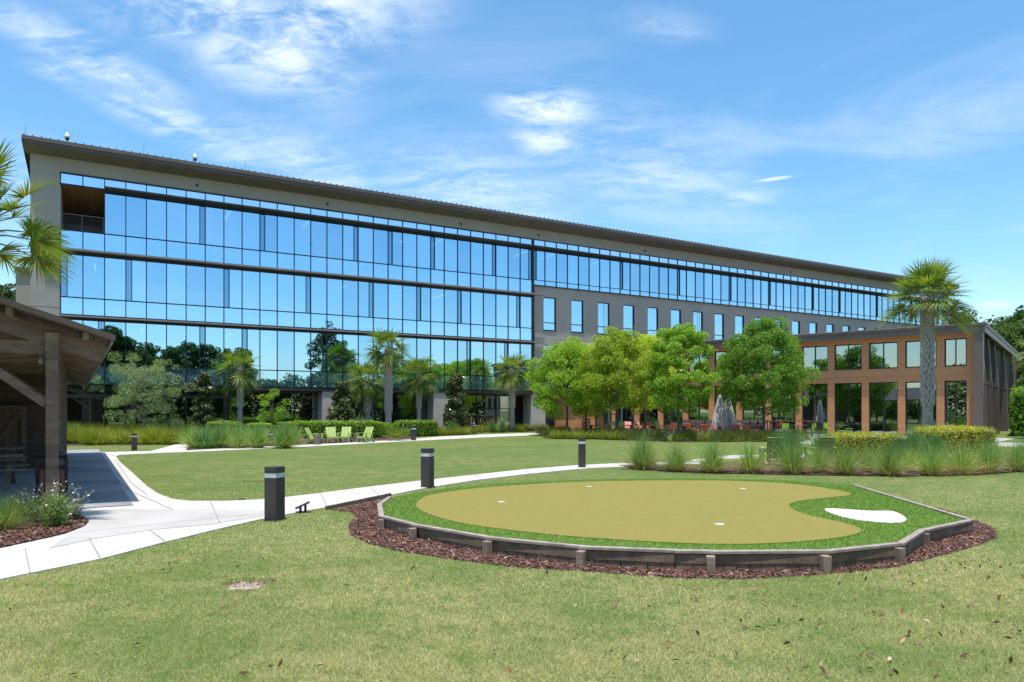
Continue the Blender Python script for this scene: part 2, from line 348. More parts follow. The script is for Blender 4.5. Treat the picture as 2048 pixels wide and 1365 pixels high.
# ================= camera, world, sun =================
cam=bpy.data.cameras.new('camera'); co=bpy.data.objects.new('camera',cam); COL.objects.link(co)
co.location=(0,0,CH); co.rotation_euler=(rad(90),0,0); cam.sensor_width=36; cam.lens=36*FPX/2048; cam.shift_y=(HZ-682.5)/2048
cam.clip_end=3000; S.camera=co
SUN=Vector((-.042,-.189,1)).normalized(); EL=math.asin(SUN.z); ROT=math.atan2(SUN.x,SUN.y)
sd=bpy.data.lights.new('sun','SUN'); sd.energy=3.9; sd.angle=rad(.6); sd.color=(1,.955,.89)
so=bpy.data.objects.new('sun',sd); COL.objects.link(so); so.rotation_euler=(-SUN).to_track_quat('-Z','Y').to_euler(); so.location=(0,0,60)
def world():
    w=bpy.data.worlds.new('World'); S.world=w; w.use_nodes=True; nt=w.node_tree; L=nt.links
    bg=nt.nodes['Background']; sky=nt.nodes.new('ShaderNodeTexSky'); sky.sky_type='NISHITA'; sky.sun_disc=False
    sky.sun_elevation=EL; sky.sun_rotation=ROT; sky.air_density=1.0; sky.dust_density=.6; sky.ozone_density=2.0
    tc=nt.nodes.new('ShaderNodeTexCoord'); sp=nt.nodes.new('ShaderNodeSeparateXYZ'); L.new(tc.outputs['Generated'],sp.inputs[0])
    def mth(op,a,b=None,c=None):
        n=nt.nodes.new('ShaderNodeMath'); n.operation=op
        for i,v in enumerate((a,b,c)):
            if v is None: continue
            if hasattr(v,'links'): L.new(v,n.inputs[i])
            else: n.inputs[i].default_value=v
        return n.outputs[0]
    zz=mth('ADD',mth('MAXIMUM',sp.outputs[2],0.0),.12)
    cb=nt.nodes.new('ShaderNodeCombineXYZ'); L.new(mth('DIVIDE',sp.outputs[0],zz),cb.inputs[0]); L.new(mth('DIVIDE',sp.outputs[1],zz),cb.inputs[1])
    P=cb.outputs[0]
    def pc(x,y):
        d=Vector(((x-CX)/FPX,1,(HZ-y)/FPX)).normalized(); z=max(d.z,0)+.12; return (d.x/z,d.y/z)
    def nz(scale,detail,rough,dist,rot,sc,off=(0,0,0)):
        mp=nt.nodes.new('ShaderNodeMapping'); mp.inputs['Rotation'].default_value=(0,0,rot); mp.inputs['Scale'].default_value=sc; mp.inputs['Location'].default_value=off
        L.new(P,mp.inputs[0]); n=nt.nodes.new('ShaderNodeTexNoise'); L.new(mp.outputs[0],n.inputs['Vector'])
        n.inputs['Scale'].default_value=scale; n.inputs['Detail'].default_value=detail; n.inputs['Roughness'].default_value=rough; n.inputs['Distortion'].default_value=dist
        return n.outputs['Fac']
    def mr(v,a,b,c=0,d=1,t='SMOOTHSTEP'):
        n=nt.nodes.new('ShaderNodeMapRange'); n.interpolation_type=t; L.new(v,n.inputs[0])
        for i,q in enumerate((a,b,c,d)): n.inputs[i+1].default_value=q
        return n.outputs[0]
    # patches of cirrus: centre pixel, end pixel (streak axis), half width in cloud-plane units, strength
    tot=None
    for (x0,y0,x1,y1,wd,st) in CLOUDS:
        a=Vector((*pc(x0,y0),0)); b=Vector((*pc(x1,y1),0)); c=(a+b)/2; d=b-a; ln=d.length/2; an=math.atan2(d.y,d.x)
        mp=nt.nodes.new('ShaderNodeMapping'); mp.vector_type='TEXTURE'; mp.inputs['Location'].default_value=c; mp.inputs['Rotation'].default_value=(0,0,an); mp.inputs['Scale'].default_value=(ln*1.3+wd*.4,wd,1)
        L.new(P,mp.inputs[0]); ve=nt.nodes.new('ShaderNodeVectorMath'); ve.operation='LENGTH'; L.new(mp.outputs[0],ve.inputs[0])
        m=mr(ve.outputs['Value'],1.25,.1,0,st)
        tot=m if tot is None else mth('MAXIMUM',tot,m)
    n1=nz(2.2,12,.66,.9,.9,(1,1.9,1)); n2=nz(.9,8,.6,1.2,-.5,(1,1.6,1),(3,1,0))
    n3=nz(9,10,.74,.6,.9,(1,1.8,1),(2,5,0))
    dens=mth('MULTIPLY',mr(mth('ADD',mth('MULTIPLY',n1,.62),mth('MULTIPLY',n3,.38)),.38,.62),tot)
    base=mth('MULTIPLY',mr(n2,.40,.85),.26)
    dens=mth('ADD',mth('MULTIPLY',mth('MINIMUM',mth('ADD',dens,base),.9),.93),.05)
    up=mr(sp.outputs[2],.0,.08)
    dens=mth('MULTIPLY',dens,up)
    # slightly more saturated blue than the raw model
    hs=nt.nodes.new('ShaderNodeHueSaturation'); hs.inputs['Saturation'].default_value=SKY_SAT; hs.inputs['Value'].default_value=SKY_VAL; hs.inputs['Hue'].default_value=SKY_HUE; L.new(sky.outputs[0],hs.inputs['Color'])
    mx=nt.nodes.new('ShaderNodeMix'); mx.data_type='RGBA'; L.new(dens,mx.inputs[0]); L.new(hs.outputs[0],mx.inputs[6]); mx.inputs[7].default_value=CLOUDC
    L.new(mx.outputs[2],bg.inputs['Color']); bg.inputs['Strength'].default_value=SKY_STR
CLOUDS=[(300,20,760,-10,.22,.85),(430,60,640,150,.20,.8),(560,30,700,70,.13,.9),(0,20,330,200,.10,.62),(60,130,130,150,.05,.6),(200,180,520,330,.11,.6),(480,260,700,370,.16,.5),
        (1030,210,1160,230,.12,.95),(1060,270,1120,290,.12,.75),(1260,40,1400,60,.07,.22),(1512,364,1588,352,.016,.8),(1120,240,1420,420,.30,.34),(820,330,1040,420,.35,.45),(1430,400,1530,396,.10,.4),(1850,300,2040,180,.25,.14),(1950,612,2010,610,.12,.5),(0,300,40,380,.3,.3)]
SKY_SAT=1.30; SKY_VAL=1.0; SKY_HUE=.490; SKY_STR=.15; CLOUDC=(5.4,5.75,6.1,1)
world()
S.view_settings.view_transform='Standard'; S.view_settings.look='None'; S.view_settings.exposure=.60; S.view_settings.gamma=1

# ================= ground =================
def sheet(name,poly,z,mat,kind='structure',thick=None,label=None,parent=None):
    mb=MB()
    if thick is None: mb.add([(p[0],p[1],z) for p in poly],[tuple(range(len(poly)))])
    else: mb.prism(poly,z-thick,z)
    o=mb.build(name,mat,parent)
    for p in o.data.polygons: pass
    if kind: o['kind']=kind
    return o
g=MB(); g.add([(-700,-700,0),(700,-700,0),(700,900,0),(-700,900,0)],[(0,1,2,3)]); g.build('lawn',M['lawn'])['kind']='structure'
def GP(l): return [G(*p)[:2] for p in l]
near_path=GP([(-700,1310),(-100,1182),(0,1162),(200,1121),(330,1087),(430,1062),(530,1039),(610,1024),(700,1009),(780,992),(850,978),(950,962),(1050,950),(1140,941),(1190,937),(1245,935),(1300,933),
  (1400,932),(1400,925),(1300,926),(1235,928),(1150,932),(1050,940),(950,951),(850,962),(740,975),(640,988),(540,1000),(450,1004),(380,1004),(345,1000),(318,990),(295,975),(268,950),(240,925),(232,914),
  (240,911),(300,908),(372,905),(372,901),(300,903.5),(200,905.5),(0,907),(-300,910),(-900,915)])
concrete=sheet('concrete_path',near_path,.02,M['concrete'],thick=.3)
old=GP([(-60,1130),(120,1095),(230,1068),(330,1050),(530,1028),(540,1016),(430,1022),(345,1022),(300,1012),(262,985),(200,960),(118,960),(118,1003),(40,1010),(-200,1015)])
sheet('path_slab',GP([(100,1100),(200,1079),(300,1064),(420,1052),(525,1035),(535,1024),(420,1021),(350,1023),(250,1022),(150,1024),(180,1042),(176,1056),(140,1070)]),.0245,M['concrete_old'])
def strip(name,pts,w,z,mat,kind='structure',thick=.2):
    # ribbon of constant width following ground points
    pts=[Vector(p[:2]) for p in pts]; l=[];r=[]
    for i,p in enumerate(pts):
        t=(pts[min(i+1,len(pts)-1)]-pts[max(i-1,0)]).normalized(); n=Vector((-t.y,t.x))*w/2
        l.append(tuple(p+n)); r.append(tuple(p-n))
    return sheet(name,l+r[::-1],z,mat,kind,thick)
far_path=GP([(355,906),(372,905),(560,897),(700,889.5),(860,881),(960,876),(1040,872.5),(1110,870),(1112,866),(1040,867.5),(960,870),(880,874),(820,879),(700,886),(560,893),(430,899),(372,902),(378,895),(395,889),(385,886.5),(350,890),(325,897),(300,903.3)])
sheet('far_path',far_path,.0165,M['concrete'],thick=.3)
sheet('patio_path',GP([(1400,926),(1440,919),(1480,918),(1560,917),(1640,915),(1800,906),(1960,897),(1960,893),(1800,899),(1640,909),(1560,909.5),(1480,911),(1430,914),(1380,922)]),.0185,M['concrete'],thick=.3)
sheet('side_path',GP([(1975,893),(2048,895),(2200,898),(2200,890),(2048,887),(1990,886)]),.018,M['concrete'],thick=.3)
# expansion joints: thin dark strips on the path
jb=MB()
def jline(x0,y0,x1,y1,w=.012,z=.0282):
    a=Vector(G(x0,y0)[:2]); b=Vector(G(x1,y1)[:2]); t=(b-a).normalized(); n=Vector((-t.y,t.x))*w/2
    jb.add([(*(a-n),z),(*(b-n),z),(*(b+n),z),(*(a+n),z)],[(0,1,2,3)])
for q in [(150,1069,540,1028),(345,1022,262,985),(262,985,190,925),(232,923,262,968),(262,968,296,993),(540,1003,560,1032),(740,976,760,995),(640,989,655,1016),(850,963,865,975),(1050,941,1060,949),(950,952,962,960),(420,1004,440,1050),(330,1086,300,1064),(200,1120,178,1080),(60,1150,50,1100),(232,914,200,905),(300,908,296,903),(450,902,446,898),(560,897,556,893),(630,893,626,889),(760,887,752,882),(1110,945,1100,936),(1180,937,1172,931),(118,1024,345,1022)]: jline(*q)
jb.build('path_joints',M['joint'])['kind']='structure'
# ---- shelter slab frame
SE=Vector((-7.73,13.5,0)); SA=math.atan2(.53,.848)
def sl(x,y,z=0): 
    c,s=math.cos(SA),math.sin(SA); return (SE.x+x*c-y*s, SE.y+x*s+y*c, z)
sheet('shelter_floor',[sl(.35,-.35)[:2],sl(.35,22)[:2],sl(-9.5,22)[:2],sl(-9.5,-.35)[:2]],.0325,M['slab'])
sj=MB()
for k in range(1,9):
    a=sl(.35,-.35+k*2.4); b=sl(-9.4,-.35+k*2.4); sj.bar((a[0],a[1],.034),(b[0],b[1],.034),.015,.006)
sj.build('floor_joints',M['joint'])['kind']='structure'
# ---- mulch beds
ring=GP([(660,1021),(701,1014),(781,998),(850,1015),(900,1040),(1700,1045),(1850,1032),(1861,1015),(1878,1018),(1943,1039),(1988,1058),(1996,1076),(1963,1090),(1895,1110),(1793,1136),(1622,1153),(1486,1160),(1350,1158),(1163,1144),(1026,1136),(889,1118.7),(787,1101.6),(735,1088),(700,1071),(697,1050),(712,1034),(702,1026)])
ringo=sheet('mulch_ring',ring,.004,M['soil'])
bed_left=GP([(-200,1150),(-40,1106),(0,1100),(60,1087),(130,1071),(168,1056),(178,1046),(150,1030),(110,1022),(0,1022),(-200,1024)])
sheet('mulch_bed_left',bed_left,.0285,M['soil'])
bed_right=GP([(1235,932),(1280,940),(1350,944.5),(1450,948),(1600,951),(1800,954),(1950,951),(2048,944),(2300,938),(2300,900),(2048,905),(1960,902),(1830,912),(1640,918),(1560,921),(1480,923),(1400,930),(1290,931)])
sheet('mulch_bed_right',bed_right,.0225,M['soil'])
bed_mid=GP([(372,901),(430,898),(560,892),(700,885),(820,878),(840,873),(800,868),(560,868),(380,872),(365,888),(372,893)])
sheet('mulch_bed_middle',bed_mid,.0085,M['soil'])
bed_far=GP([(-200,893),(118,892),(300,890),(350,886),(372,880),(800,868),(1100,864),(1110,858),(1000,858),(500,862),(118,868),(-200,872)])
sheet('mulch_bed_far',bed_far,.0125,M['soil'])
bed_trees=GP([(1095,866),(1110,874),(1200,880),(1350,885),(1500,884),(1640,880),(1640,873),(1400,870),(1200,866),(1110,862)])
sheet('mulch_bed_trees',bed_trees,.006,M['soil'])
sheet('cafe_patio',[G(1120,867)[:2],G(1250,871)[:2],G(1400,876)[:2],G(1560,884)[:2],G(1650,893)[:2],G(1800,893)[:2],G(1960,890)[:2],(32.5,45),(20,58),(6,72),(4,60)],.0105,M['concrete_old'],thick=.2)
# ---- mulch chips, as real chips near the viewer
r=np.random.default_rng(3)
def chips(name,poly,n,size,z,parent=None,ex=None):
    P=np.array([p[:2] for p in poly]); lo=P.min(0); hi=P.max(0)
    q=r.uniform(lo,hi,(n*4,2)); k=inpoly(q[:,0],q[:,1],poly)
    if ex is not None: k&=~inpoly(q[:,0],q[:,1],ex)
    k&=(q[:,1]>2)&(abs(q[:,0])<q[:,1]*.8)
    q=q[k][:n]; m=len(q); p=np.column_stack([q,np.full(m,z)+r.uniform(0,.02,m)])
    a=r.uniform(0,2*PI,m); d=np.column_stack([np.cos(a),np.sin(a),r.normal(0,.25,m)]); s=np.column_stack([-np.sin(a),np.cos(a),r.normal(0,.25,m)])
    L=size*r.uniform(.5,1.6,m); W=L*r.uniform(.2,.4,m)
    v=np.stack([p-d*L[:,None]-s*W[:,None],p+d*L[:,None]-s*W[:,None],p+d*L[:,None]*.9+s*W[:,None],p-d*L[:,None]+s*W[:,None]],1).reshape(-1,3)
    f=(np.arange(m)*4)[:,None]+np.arange(4)[None]
    o=link(name,np_mesh(name,v,f,M['chips'])); tag(o,None,None,None,'stuff'); return o
# ================= putting green =================
outer=[(781.6,995.7),(761,1009),(763,1033),(828,1050),(976,1076),(1163,1095),(1350,1103),(1421,1104.5),(1648,1104),(1796,1089),(1846,1061),(1941,1042),(1708,971)]
back=[(1589,962),(1486,959),(1350,956.5),(1163,960),(992,968),(869,980)]
OUT=[PG(*p) for p in outer]; BK=[PG(*p) for p in back]
pgo=empty('putting_green',(OUT[5][0],OUT[5][1],0),0,'raised tan putting green with bright green fringe and timber edging','putting green')
pgo.location=(0,0,0)
fringe=[p[:2] for p in OUT]+[p[:2] for p in BK]
mb=MB(); mb.prism(fringe,[-.05]*len(fringe),[PGz(p[1])-.012 for p in fringe]); mb.build('fringe_turf',M['fringe'],pgo)
surf_px=[(829,1009),(845,994),(889,984),(992,973),(1163,963),(1350,961),(1486,962),(1602,969),(1680,981),(1712,990),(1657,995.5),(1589,1003),(1573,1013),(1609,1030),(1691,1045.7),(1732,1062),(1691,1075),(1588,1085),(1486,1089),(1384,1088),(1163,1076),(957,1054),(872,1035),(838,1020)]
surf=smooth_poly([PG(*p) for p in surf_px],2)
mb=MB(); mb.prism(surf,[PGz(p[1])-.012 for p in surf],[PGz(p[1])+.002 for p in surf]); mb.build('putting_surface',M['putt'],pgo)
bun=smooth_poly([PG(*p) for p in [(1645,1016),(1691,1018),(1740,1022),(1783,1021),(1800,1027),(1816,1038),(1807,1044),(1786,1046),(1740,1043),(1691,1036),(1655,1024)]],2)
mb=MB(); mb.prism(bun,[PGz(p[1])-.02 for p in bun],[PGz(p[1])-.004 for p in bun]); mb.build('sand_bunker',M['sand'],pgo)
for (x,y) in [(1003,1004.5),(1178,973.5),(1486,978),(1439,1049)]:
    p=PG(x,y); mb=MB(); pts=[(p[0]+.07*math.cos(a),p[1]+.07*math.sin(a)) for a in [k*PI/8 for k in range(16)]]
    mb.prism(pts,[PGz(q[1]) for q in pts],[PGz(q[1])+.007 for q in pts]); mb.build('cup_cover',M['white'],pgo)
# edging: cap boards, face boards, posts
for i in range(len(OUT)-1):
    a=Vector(OUT[i]); b=Vector(OUT[i+1]); 
    if i in (6,): pass
    d=(b-a).normalized(); out=Vector((d.y,-d.x,0)) 
    mid=(a+b)/2; cen=Vector((3,12,0))
    if (mid-cen).dot(out)<0: out=-out
    wd=.085
    mb=MB(); mb.bar(a+out*(.022)+Vector((0,0,.003))-d*.018,b+Vector((0,0,.003))+d*.018,wd,.038); mb.build('cap_board',M['cap'],pgo,bev=.006)
    mb=MB(); mb.bar(a+out*.024+Vector((0,0,-.075)),b+out*.024+Vector((0,0,-.075)),.03,.105); mb.build('upper_face_board',M['edging'],pgo)
    mb=MB(); n=max(2,int((b-a).length/.14))
    for k in range(n):
        p0=a.lerp(b,(k+.03)/n); p1=a.lerp(b,(k+.97)/n); zt=min(p0.z,p1.z)-.12
        off=out*(.028+random.random()*.006)
        if zt>.0: mb.prism([(p0+off-out*.02)[:2],(p1+off-out*.02)[:2],(p1+off)[:2],(p0+off)[:2]],-.05,zt)
        else: mb.prism([(p0+off-out*.02)[:2],(p1+off-out*.02)[:2],(p1+off)[:2],(p0+off)[:2]],-.05,.02)
    if i<11: mb.build('lower_face_boards',M['edging'],pgo)
for (x,y) in [(766,1036),(829,1053),(978,1078),(1164,1097),(1421,1107),(1648,1106),(1795,1091),(1846,1063)]:
    p=PG(x,y); mb=MB(); dd=(Vector(p)-Vector((3,12,0))); dd.z=0; dd.normalize()
    c=Vector(p)+dd*.028; mb.box((c.x,c.y,(c.z-.03-.05)/2),(.095,.095,c.z-.02+.05),Matrix.Rotation(math.atan2(dd.y,dd.x),4,'Z')); mb.build('edging_post',M['timber_grey'],pgo,bev=.006)
# low retaining board between path and mulch
a=Vector(G(781,996)); b=Vector(G(652,1021)); mb=MB(); mb.bar(a+Vector((0,0,.04)),b+Vector((0,0,.015)),.05,.12); 
tag(mb.build('edging_board',M['edging']),'low brown timber board running from putting green corner along path','board')
# fringe blades
def in_ring(q): return inpoly(q[:,0],q[:,1],ring)
F=np.array(fringe)
q=r.uniform(F.min(0),F.max(0),(330000,2)); k=inpoly(q[:,0],q[:,1],fringe)&~inpoly(q[:,0],q[:,1],surf)&~inpoly(q[:,0],q[:,1],bun)
q=q[k]
def blades(q,z,h,w,lean,rr):
    n=len(q); a=rr.uniform(0,2*PI,n); hh=h*rr.uniform(.5,1.3,n); ln=np.abs(rr.normal(0,lean,n))*hh
    d=np.column_stack([np.cos(a),np.sin(a),np.zeros(n)]); s=np.column_stack([-np.sin(a),np.cos(a),np.zeros(n)])
    b=rr.uniform(0,2*PI,n); s=np.column_stack([np.cos(b),np.sin(b),np.zeros(n)])
    p=np.column_stack([q,z]); ww=(w*rr.uniform(.6,1.3,n))[:,None]
    v=np.stack([p-s*ww,p+s*ww,p+d*ln[:,None]+np.column_stack([np.zeros(n),np.zeros(n),hh])],1).reshape(-1,3)
    return v,(np.arange(n)*3)[:,None]+np.arange(3)[None]
v,f=blades(q,PGz(q[:,1])-.012,.030,.004,.9,r)
link('fringe_blades',np_mesh('fringe_blades',v,f,M['fringe_blade']),pgo)['kind']='stuff'
chips('mulch_chips',ring,52000,.017,.008,ex=fringe)
chips('mulch_chips',bed_left,16000,.020,.032)
chips('mulch_chips',bed_right,9000,.035,.026)
chips('mulch_chips',bed_mid,4000,.06,.012)
# ---- lawn blades (dense close to the viewer, thinning out with distance)
hard=[near_path,ring,bed_left,bed_right,fringe]
N=1800000
yy=4.3*(21/4.3)**r.uniform(0,1,N); xx=r.uniform(-.84,.84,N)*yy+r.normal(0,.0,N); far_=r.uniform(0,1,N)<.13; xx=np.where(far_,np.sign(xx)*(.8*yy+np.abs(xx)*.7),xx)
keep=r.uniform(0,1,N)<np.clip(1.0-(yy-7)/14,.0,1)
q=np.column_stack([xx,yy])[keep]
for pl in hard: q=q[~inpoly(q[:,0],q[:,1],pl)]
# patchiness
pn=np.sin(q[:,0]*1.7+np.sin(q[:,1]*1.3)*2)*np.sin(q[:,1]*1.1+np.cos(q[:,0]*.9)*2)
bare=((q[:,0]+3.2)/.26)**2+((q[:,1]-7.62)/.33)**2<1.0
bare=(((q[:,0]-G(492,1173)[0])/.17)**2+((q[:,1]-G(492,1173)[1])/.16)**2)<1.0+.3*np.sin(q[:,0]*30)
q=q[~bare]
v,f=blades(q,np.zeros(len(q)),.022,.0019,1.5,r)
# width grows with distance so that blades stay about a pixel wide
vv=v.reshape(-1,3,3); sc=np.clip(q[:,1]/6,.9,1.9)[:,None,None]; mid=(vv[:,0:1]+vv[:,1:2])/2; vv[:,0:2]=mid+(vv[:,0:2]-mid)*sc
link('grass_blades',np_mesh('grass_blades',vv.reshape(-1,3),f,M['turf_blade']))['kind']='stuff'
c=G(492,1173); mb=MB(); pts=[(c[0]+(.20+.04*math.sin(k*2.1))*math.cos(k*PI/12),c[1]+(.18+.04*math.sin(k*1.7))*math.sin(k*PI/12)) for k in range(24)]
mb.add([(p[0],p[1],.004) for p in pts],[tuple(range(24))]); mb.build('bare_soil',pm('sandy_soil',(.42,.36,.29),(.22,.15,.10),14,.95,.5,50))['kind']='structure'
chips('soil_crumbs',[(c[0]+.30*math.cos(k*PI/8)-.02,c[1]+.13+.20*math.sin(k*PI/8)) for k in range(16)],130,.014,.010)
# ---- fallen leaves
m=330; px=r.uniform(0,2048,m); t=r.uniform(0,1,m); py=1110+t*250
px=np.where(r.uniform(0,1,m)<.55,r.uniform(1250,2048,m),px); py=np.where(r.uniform(0,1,m)<.45,np.minimum(1120+ r.exponential(40,m),1360),py)
Y=FPX*CH/(py-HZ); X=(px-CX)/FPX*Y; q=np.column_stack([X,Y])
rp=np.array(ring); q2=r.uniform(rp.min(0),rp.max(0),(900,2)); q2=q2[inpoly(q2[:,0],q2[:,1],ring)&~inpoly(q2[:,0],q2[:,1],fringe)]
q=np.vstack([q,q2[:130]]); q=q[~inpoly(q[:,0],q[:,1],near_path)&~inpoly(q[:,0],q[:,1],fringe)]
p=np.column_stack([q,np.full(len(q),.035)]); v,f=leaf_arrays(p,.036,r,flat=1.5,asp=.36)
link('fallen_leaves',np_mesh('fallen_leaves',v,f,M['dead']))['kind']='stuff'
# ================= office building (local frame: x along facade, y into the building) =================
OB=Vector((-29.6,45.9,0)); OA=math.atan2(1400,2447)
ob=empty('office_building',OB,OA,'long four storey office block with blue mirror glass and overhanging brown roof','office building')
def part(name,mat,build,parent=ob,bev=0):
    mb=MB(); build(mb); return mb.build(name,mat,parent,bev=bev)
PW=36.2/29; ZT=17.39
rows=[(13.69,16.56,12.47),(9.28,12.10,8.10),(4.81,7.80,3.55)]   # vision bottom, vision top, spandrel bottom
RX=104.2
# walls
def w(mb):
    mb.bb(-1.65,0,0,.35,0,18.4)                      # left pier
    mb.bb(0,36.35,.02,.35,ZT+.06,18.4)               # band above glass
    mb.bb(36.35,RX,.02,.35,ZT+.06,18.4)
    mb.bb(102.75,RX,.12,.35,0,ZT+.06)
    mb.bb(-1.65,-1.35,.35,16,0,17.0)                 # end walls
    mb.bb(RX-.3,RX,.35,16,0,17.0)
    # wall below the ribbon, pierced by the punched windows
    z0,z1,z2,z3=4.75,7.87,9.21,12.27
    def solid(a,b,c,d): mb.bb(a,b,.12,.42,c,d)
    solid(36.35,102.75,12.27,13.24); solid(36.35,102.75,7.87,9.21); solid(36.35,102.75,3.4,4.75); solid(36.35,37.5,0,3.4); 
    s=36.35
    for k in range(21):
        a=37.5+3.12*k; b=a+1.42
        if k==20: a=b=102.75
        for (c,d) in ((7.87+1.34,12.27),(4.75,7.87)): solid(s,a,c,d)
        s=b
part('wall',M['stucco'],w)
def joints(mb):
    for s in (44.6,57.1,69.6,82.1,94.6): mb.bb(s,s+.03,.112,.13,7.9,13.2); mb.bb(s,s+.03,.012,.03,17.5,18.3)
    for z in (8.55,): mb.bb(-1.66,-.0,-.008,.01,z,z+.02)
part('wall_joint',M['soffit'],joints)
# ground floor of the right wing: shaded recess behind the cafe
part('ground_floor_wall',M['stucco_light'],lambda mb:(mb.bb(37.6,102.7,2.0,2.3,0,3.4)))
# roof
SL=math.tan(rad(11))
def rf(mb):
    y0,y1=-1.25,18; zf=19.06
    for (a,b,ta,tb) in ((-1.95,RX+.4,.0,.16),):
        vs=[];
        for (x) in (a,b):
            vs+=[(x,y0,zf),(x,y1,zf-(y1-y0)*SL),(x,y1,zf-(y1-y0)*SL-.16),(x,y0,zf-.16)]
        mb.add(vs,[(0,1,5,4),(1,2,6,5),(2,3,7,6),(3,0,4,7),(3,2,1,0),(4,5,6,7)])
    n=int(106/.46)
    for k in range(n):
        x=-1.9+k*.46; mb.add([(x,y0-.02,zf+.0),(x+.06,y0-.02,zf),(x+.06,y0-.02,zf+.125),(x,y0-.02,zf+.125),(x,8,zf-(8-y0)*SL),(x+.06,8,zf-(8-y0)*SL),(x+.06,8,zf+.125-(8-y0)*SL),(x,8,zf+.125-(8-y0)*SL)],[(0,1,2,3),(3,2,6,7),(0,3,7,4),(1,5,6,2)])
part('roof',M['bronze_roof'],rf)
def fas(mb):
    mb.bb(-1.97,RX+.42,-1.29,-1.25,18.84,19.09)
    mb.bb(-1.93,RX+.38,-1.20,-1.12,18.60,18.90)
    mb.bb(-2.0,-1.93,-1.25,-1.0,18.7,19.07)
    for x in (-1.98,RX+.38):
        vs=[]
        for xx in (x,x+.05):
            vs+=[(xx,-1.25,19.07),(xx,18,19.07-19.25*SL),(xx,18,18.55-19.25*SL),(xx,-1.25,18.62)]
        mb.add(vs,[(0,1,5,4),(1,2,6,5),(2,3,7,6),(3,0,4,7),(3,2,1,0),(4,5,6,7)])
part('fascia',M['bronze_roof'],fas)
part('soffit',M['soffit'],lambda mb: mb.add([(-1.93,-1.2,18.62),(RX+.38,-1.2,18.62),(RX+.38,0.1,18.37),(-1.93,0.1,18.37),(-1.93,-1.2,18.72),(RX+.38,-1.2,18.72),(RX+.38,0.1,18.5),(-1.93,0.1,18.5)],[(0,3,2,1),(4,5,6,7),(0,1,5,4),(2,3,7,6)]))
for s in (8.2,17.5,29.0,36.9,49.5,71.5,95.0): part('soffit_light',M['darkmetal'],lambda mb:mb.tube([(s,-.01,17.86),(s,-.10,17.86)],.09,12))
for s in (.0,): pass
# panes
rr=random.Random(5)
def pane(name,mat,x0,x1,z0,z1,y=.0,tilt=.0022,parent=ob):
    mb=MB(); tx=rr.gauss(0,tilt)*(x1-x0); tz=rr.gauss(0,tilt*.6)*(z1-z0)
    mb.add([(x0,y,z0),(x1,y+tx,z0),(x1,y+tx+tz,z1),(x0,y+tz,z1)],[(0,1,2,3)])
    mb.add([(x0,y+.02,z0),(x1,y+tx+.02,z0),(x1,y+tx+tz+.02,z1),(x0,y+tz+.02,z1)],[(3,2,1,0)]) if False else None
    return mb.build(name,mat,parent)
vents={0:(2,6,10,14,17,21,25,28),1:(0,3,8,12,17,20,24,28),2:(1,6,11,16,19,22,26,28)}
V0={0:[6,10,15,18,21,25,28],1:[0,3,8,12,16,20,23,27],2:[1,6,9,13,18,23,26]}
blinds=[]; vmull=[]
for ri,(vb,vt,sb) in enumerate(rows):
    for k in range(29):
        x0=k*PW; x1=x0+PW
        if ri==0 and k<2:
            pane('spandrel_pane',M['spandrel'],x0,x1,sb,vb); continue
        a=x0
        if k in V0[ri]:
            left=rr.random()<.5; vw=.36
            if k in (0,3) or left: 
                pane('vent_pane',M['vent'],x0,x0+vw,vb,vt,.05); a=x0+vw; vmull.append((a,vb,vt)); b=x1
            else: pane('vent_pane',M['vent'],x1-vw,x1,vb,vt,.05); b=x1-vw; vmull.append((b,vb,vt))
        else: b=x1
        pane('vision_pane',M['glass'] if rr.random()<.6 else M['glass_b'],a,b,vb,vt)
        pane('spandrel_pane',M['spandrel'],x0,x1,sb,vb)
        if rr.random()<.42 and vb>5: blinds.append((x0+.08,x1-.08,vt-rr.choice((.9,1.6,2.8,2.8)),vt))
for k in range(29): pane('clerestory_pane',M['clerestory'],k*PW,k*PW+PW,16.72,ZT)
# lowest extra row and ground glazing of the left end (no recess there)
NB=9
for k in range(NB):
    pane('lower_spandrel_pane',M['clear'],k*PW,k*PW+PW,2.85,3.5)
for k in range(0,NB): pane('ground_floor_pane',M['clear'],k*PW,(k+1)*PW,.12,2.7)
NR=53; RW=(102.75-36.35)/NR
for k in range(NR):
    x0=36.35+k*RW; x1=x0+RW; a=x0
    if k in (0,8,14,20,25,31,35,41,47,52): pane('vent_pane',M['vent'],x0,x0+.32,13.76,16.52,.05); a=x0+.32; vmull.append((a,13.76,16.52))
    pane('ribbon_pane',M['glass'] if rr.random()<.6 else M['glass_b'],a,x1,13.76,16.52)
    pane('ribbon_sill_pane',M['spandrel'],x0,x1,13.30,13.70)
    pane('ribbon_clerestory_pane',M['clerestory'],x0,x1,16.72,ZT)
    if rr.random()<.42: blinds.append((x0+.08,x1-.08,16.5-rr.choice((.9,1.6,2.7,2.7)),16.5))
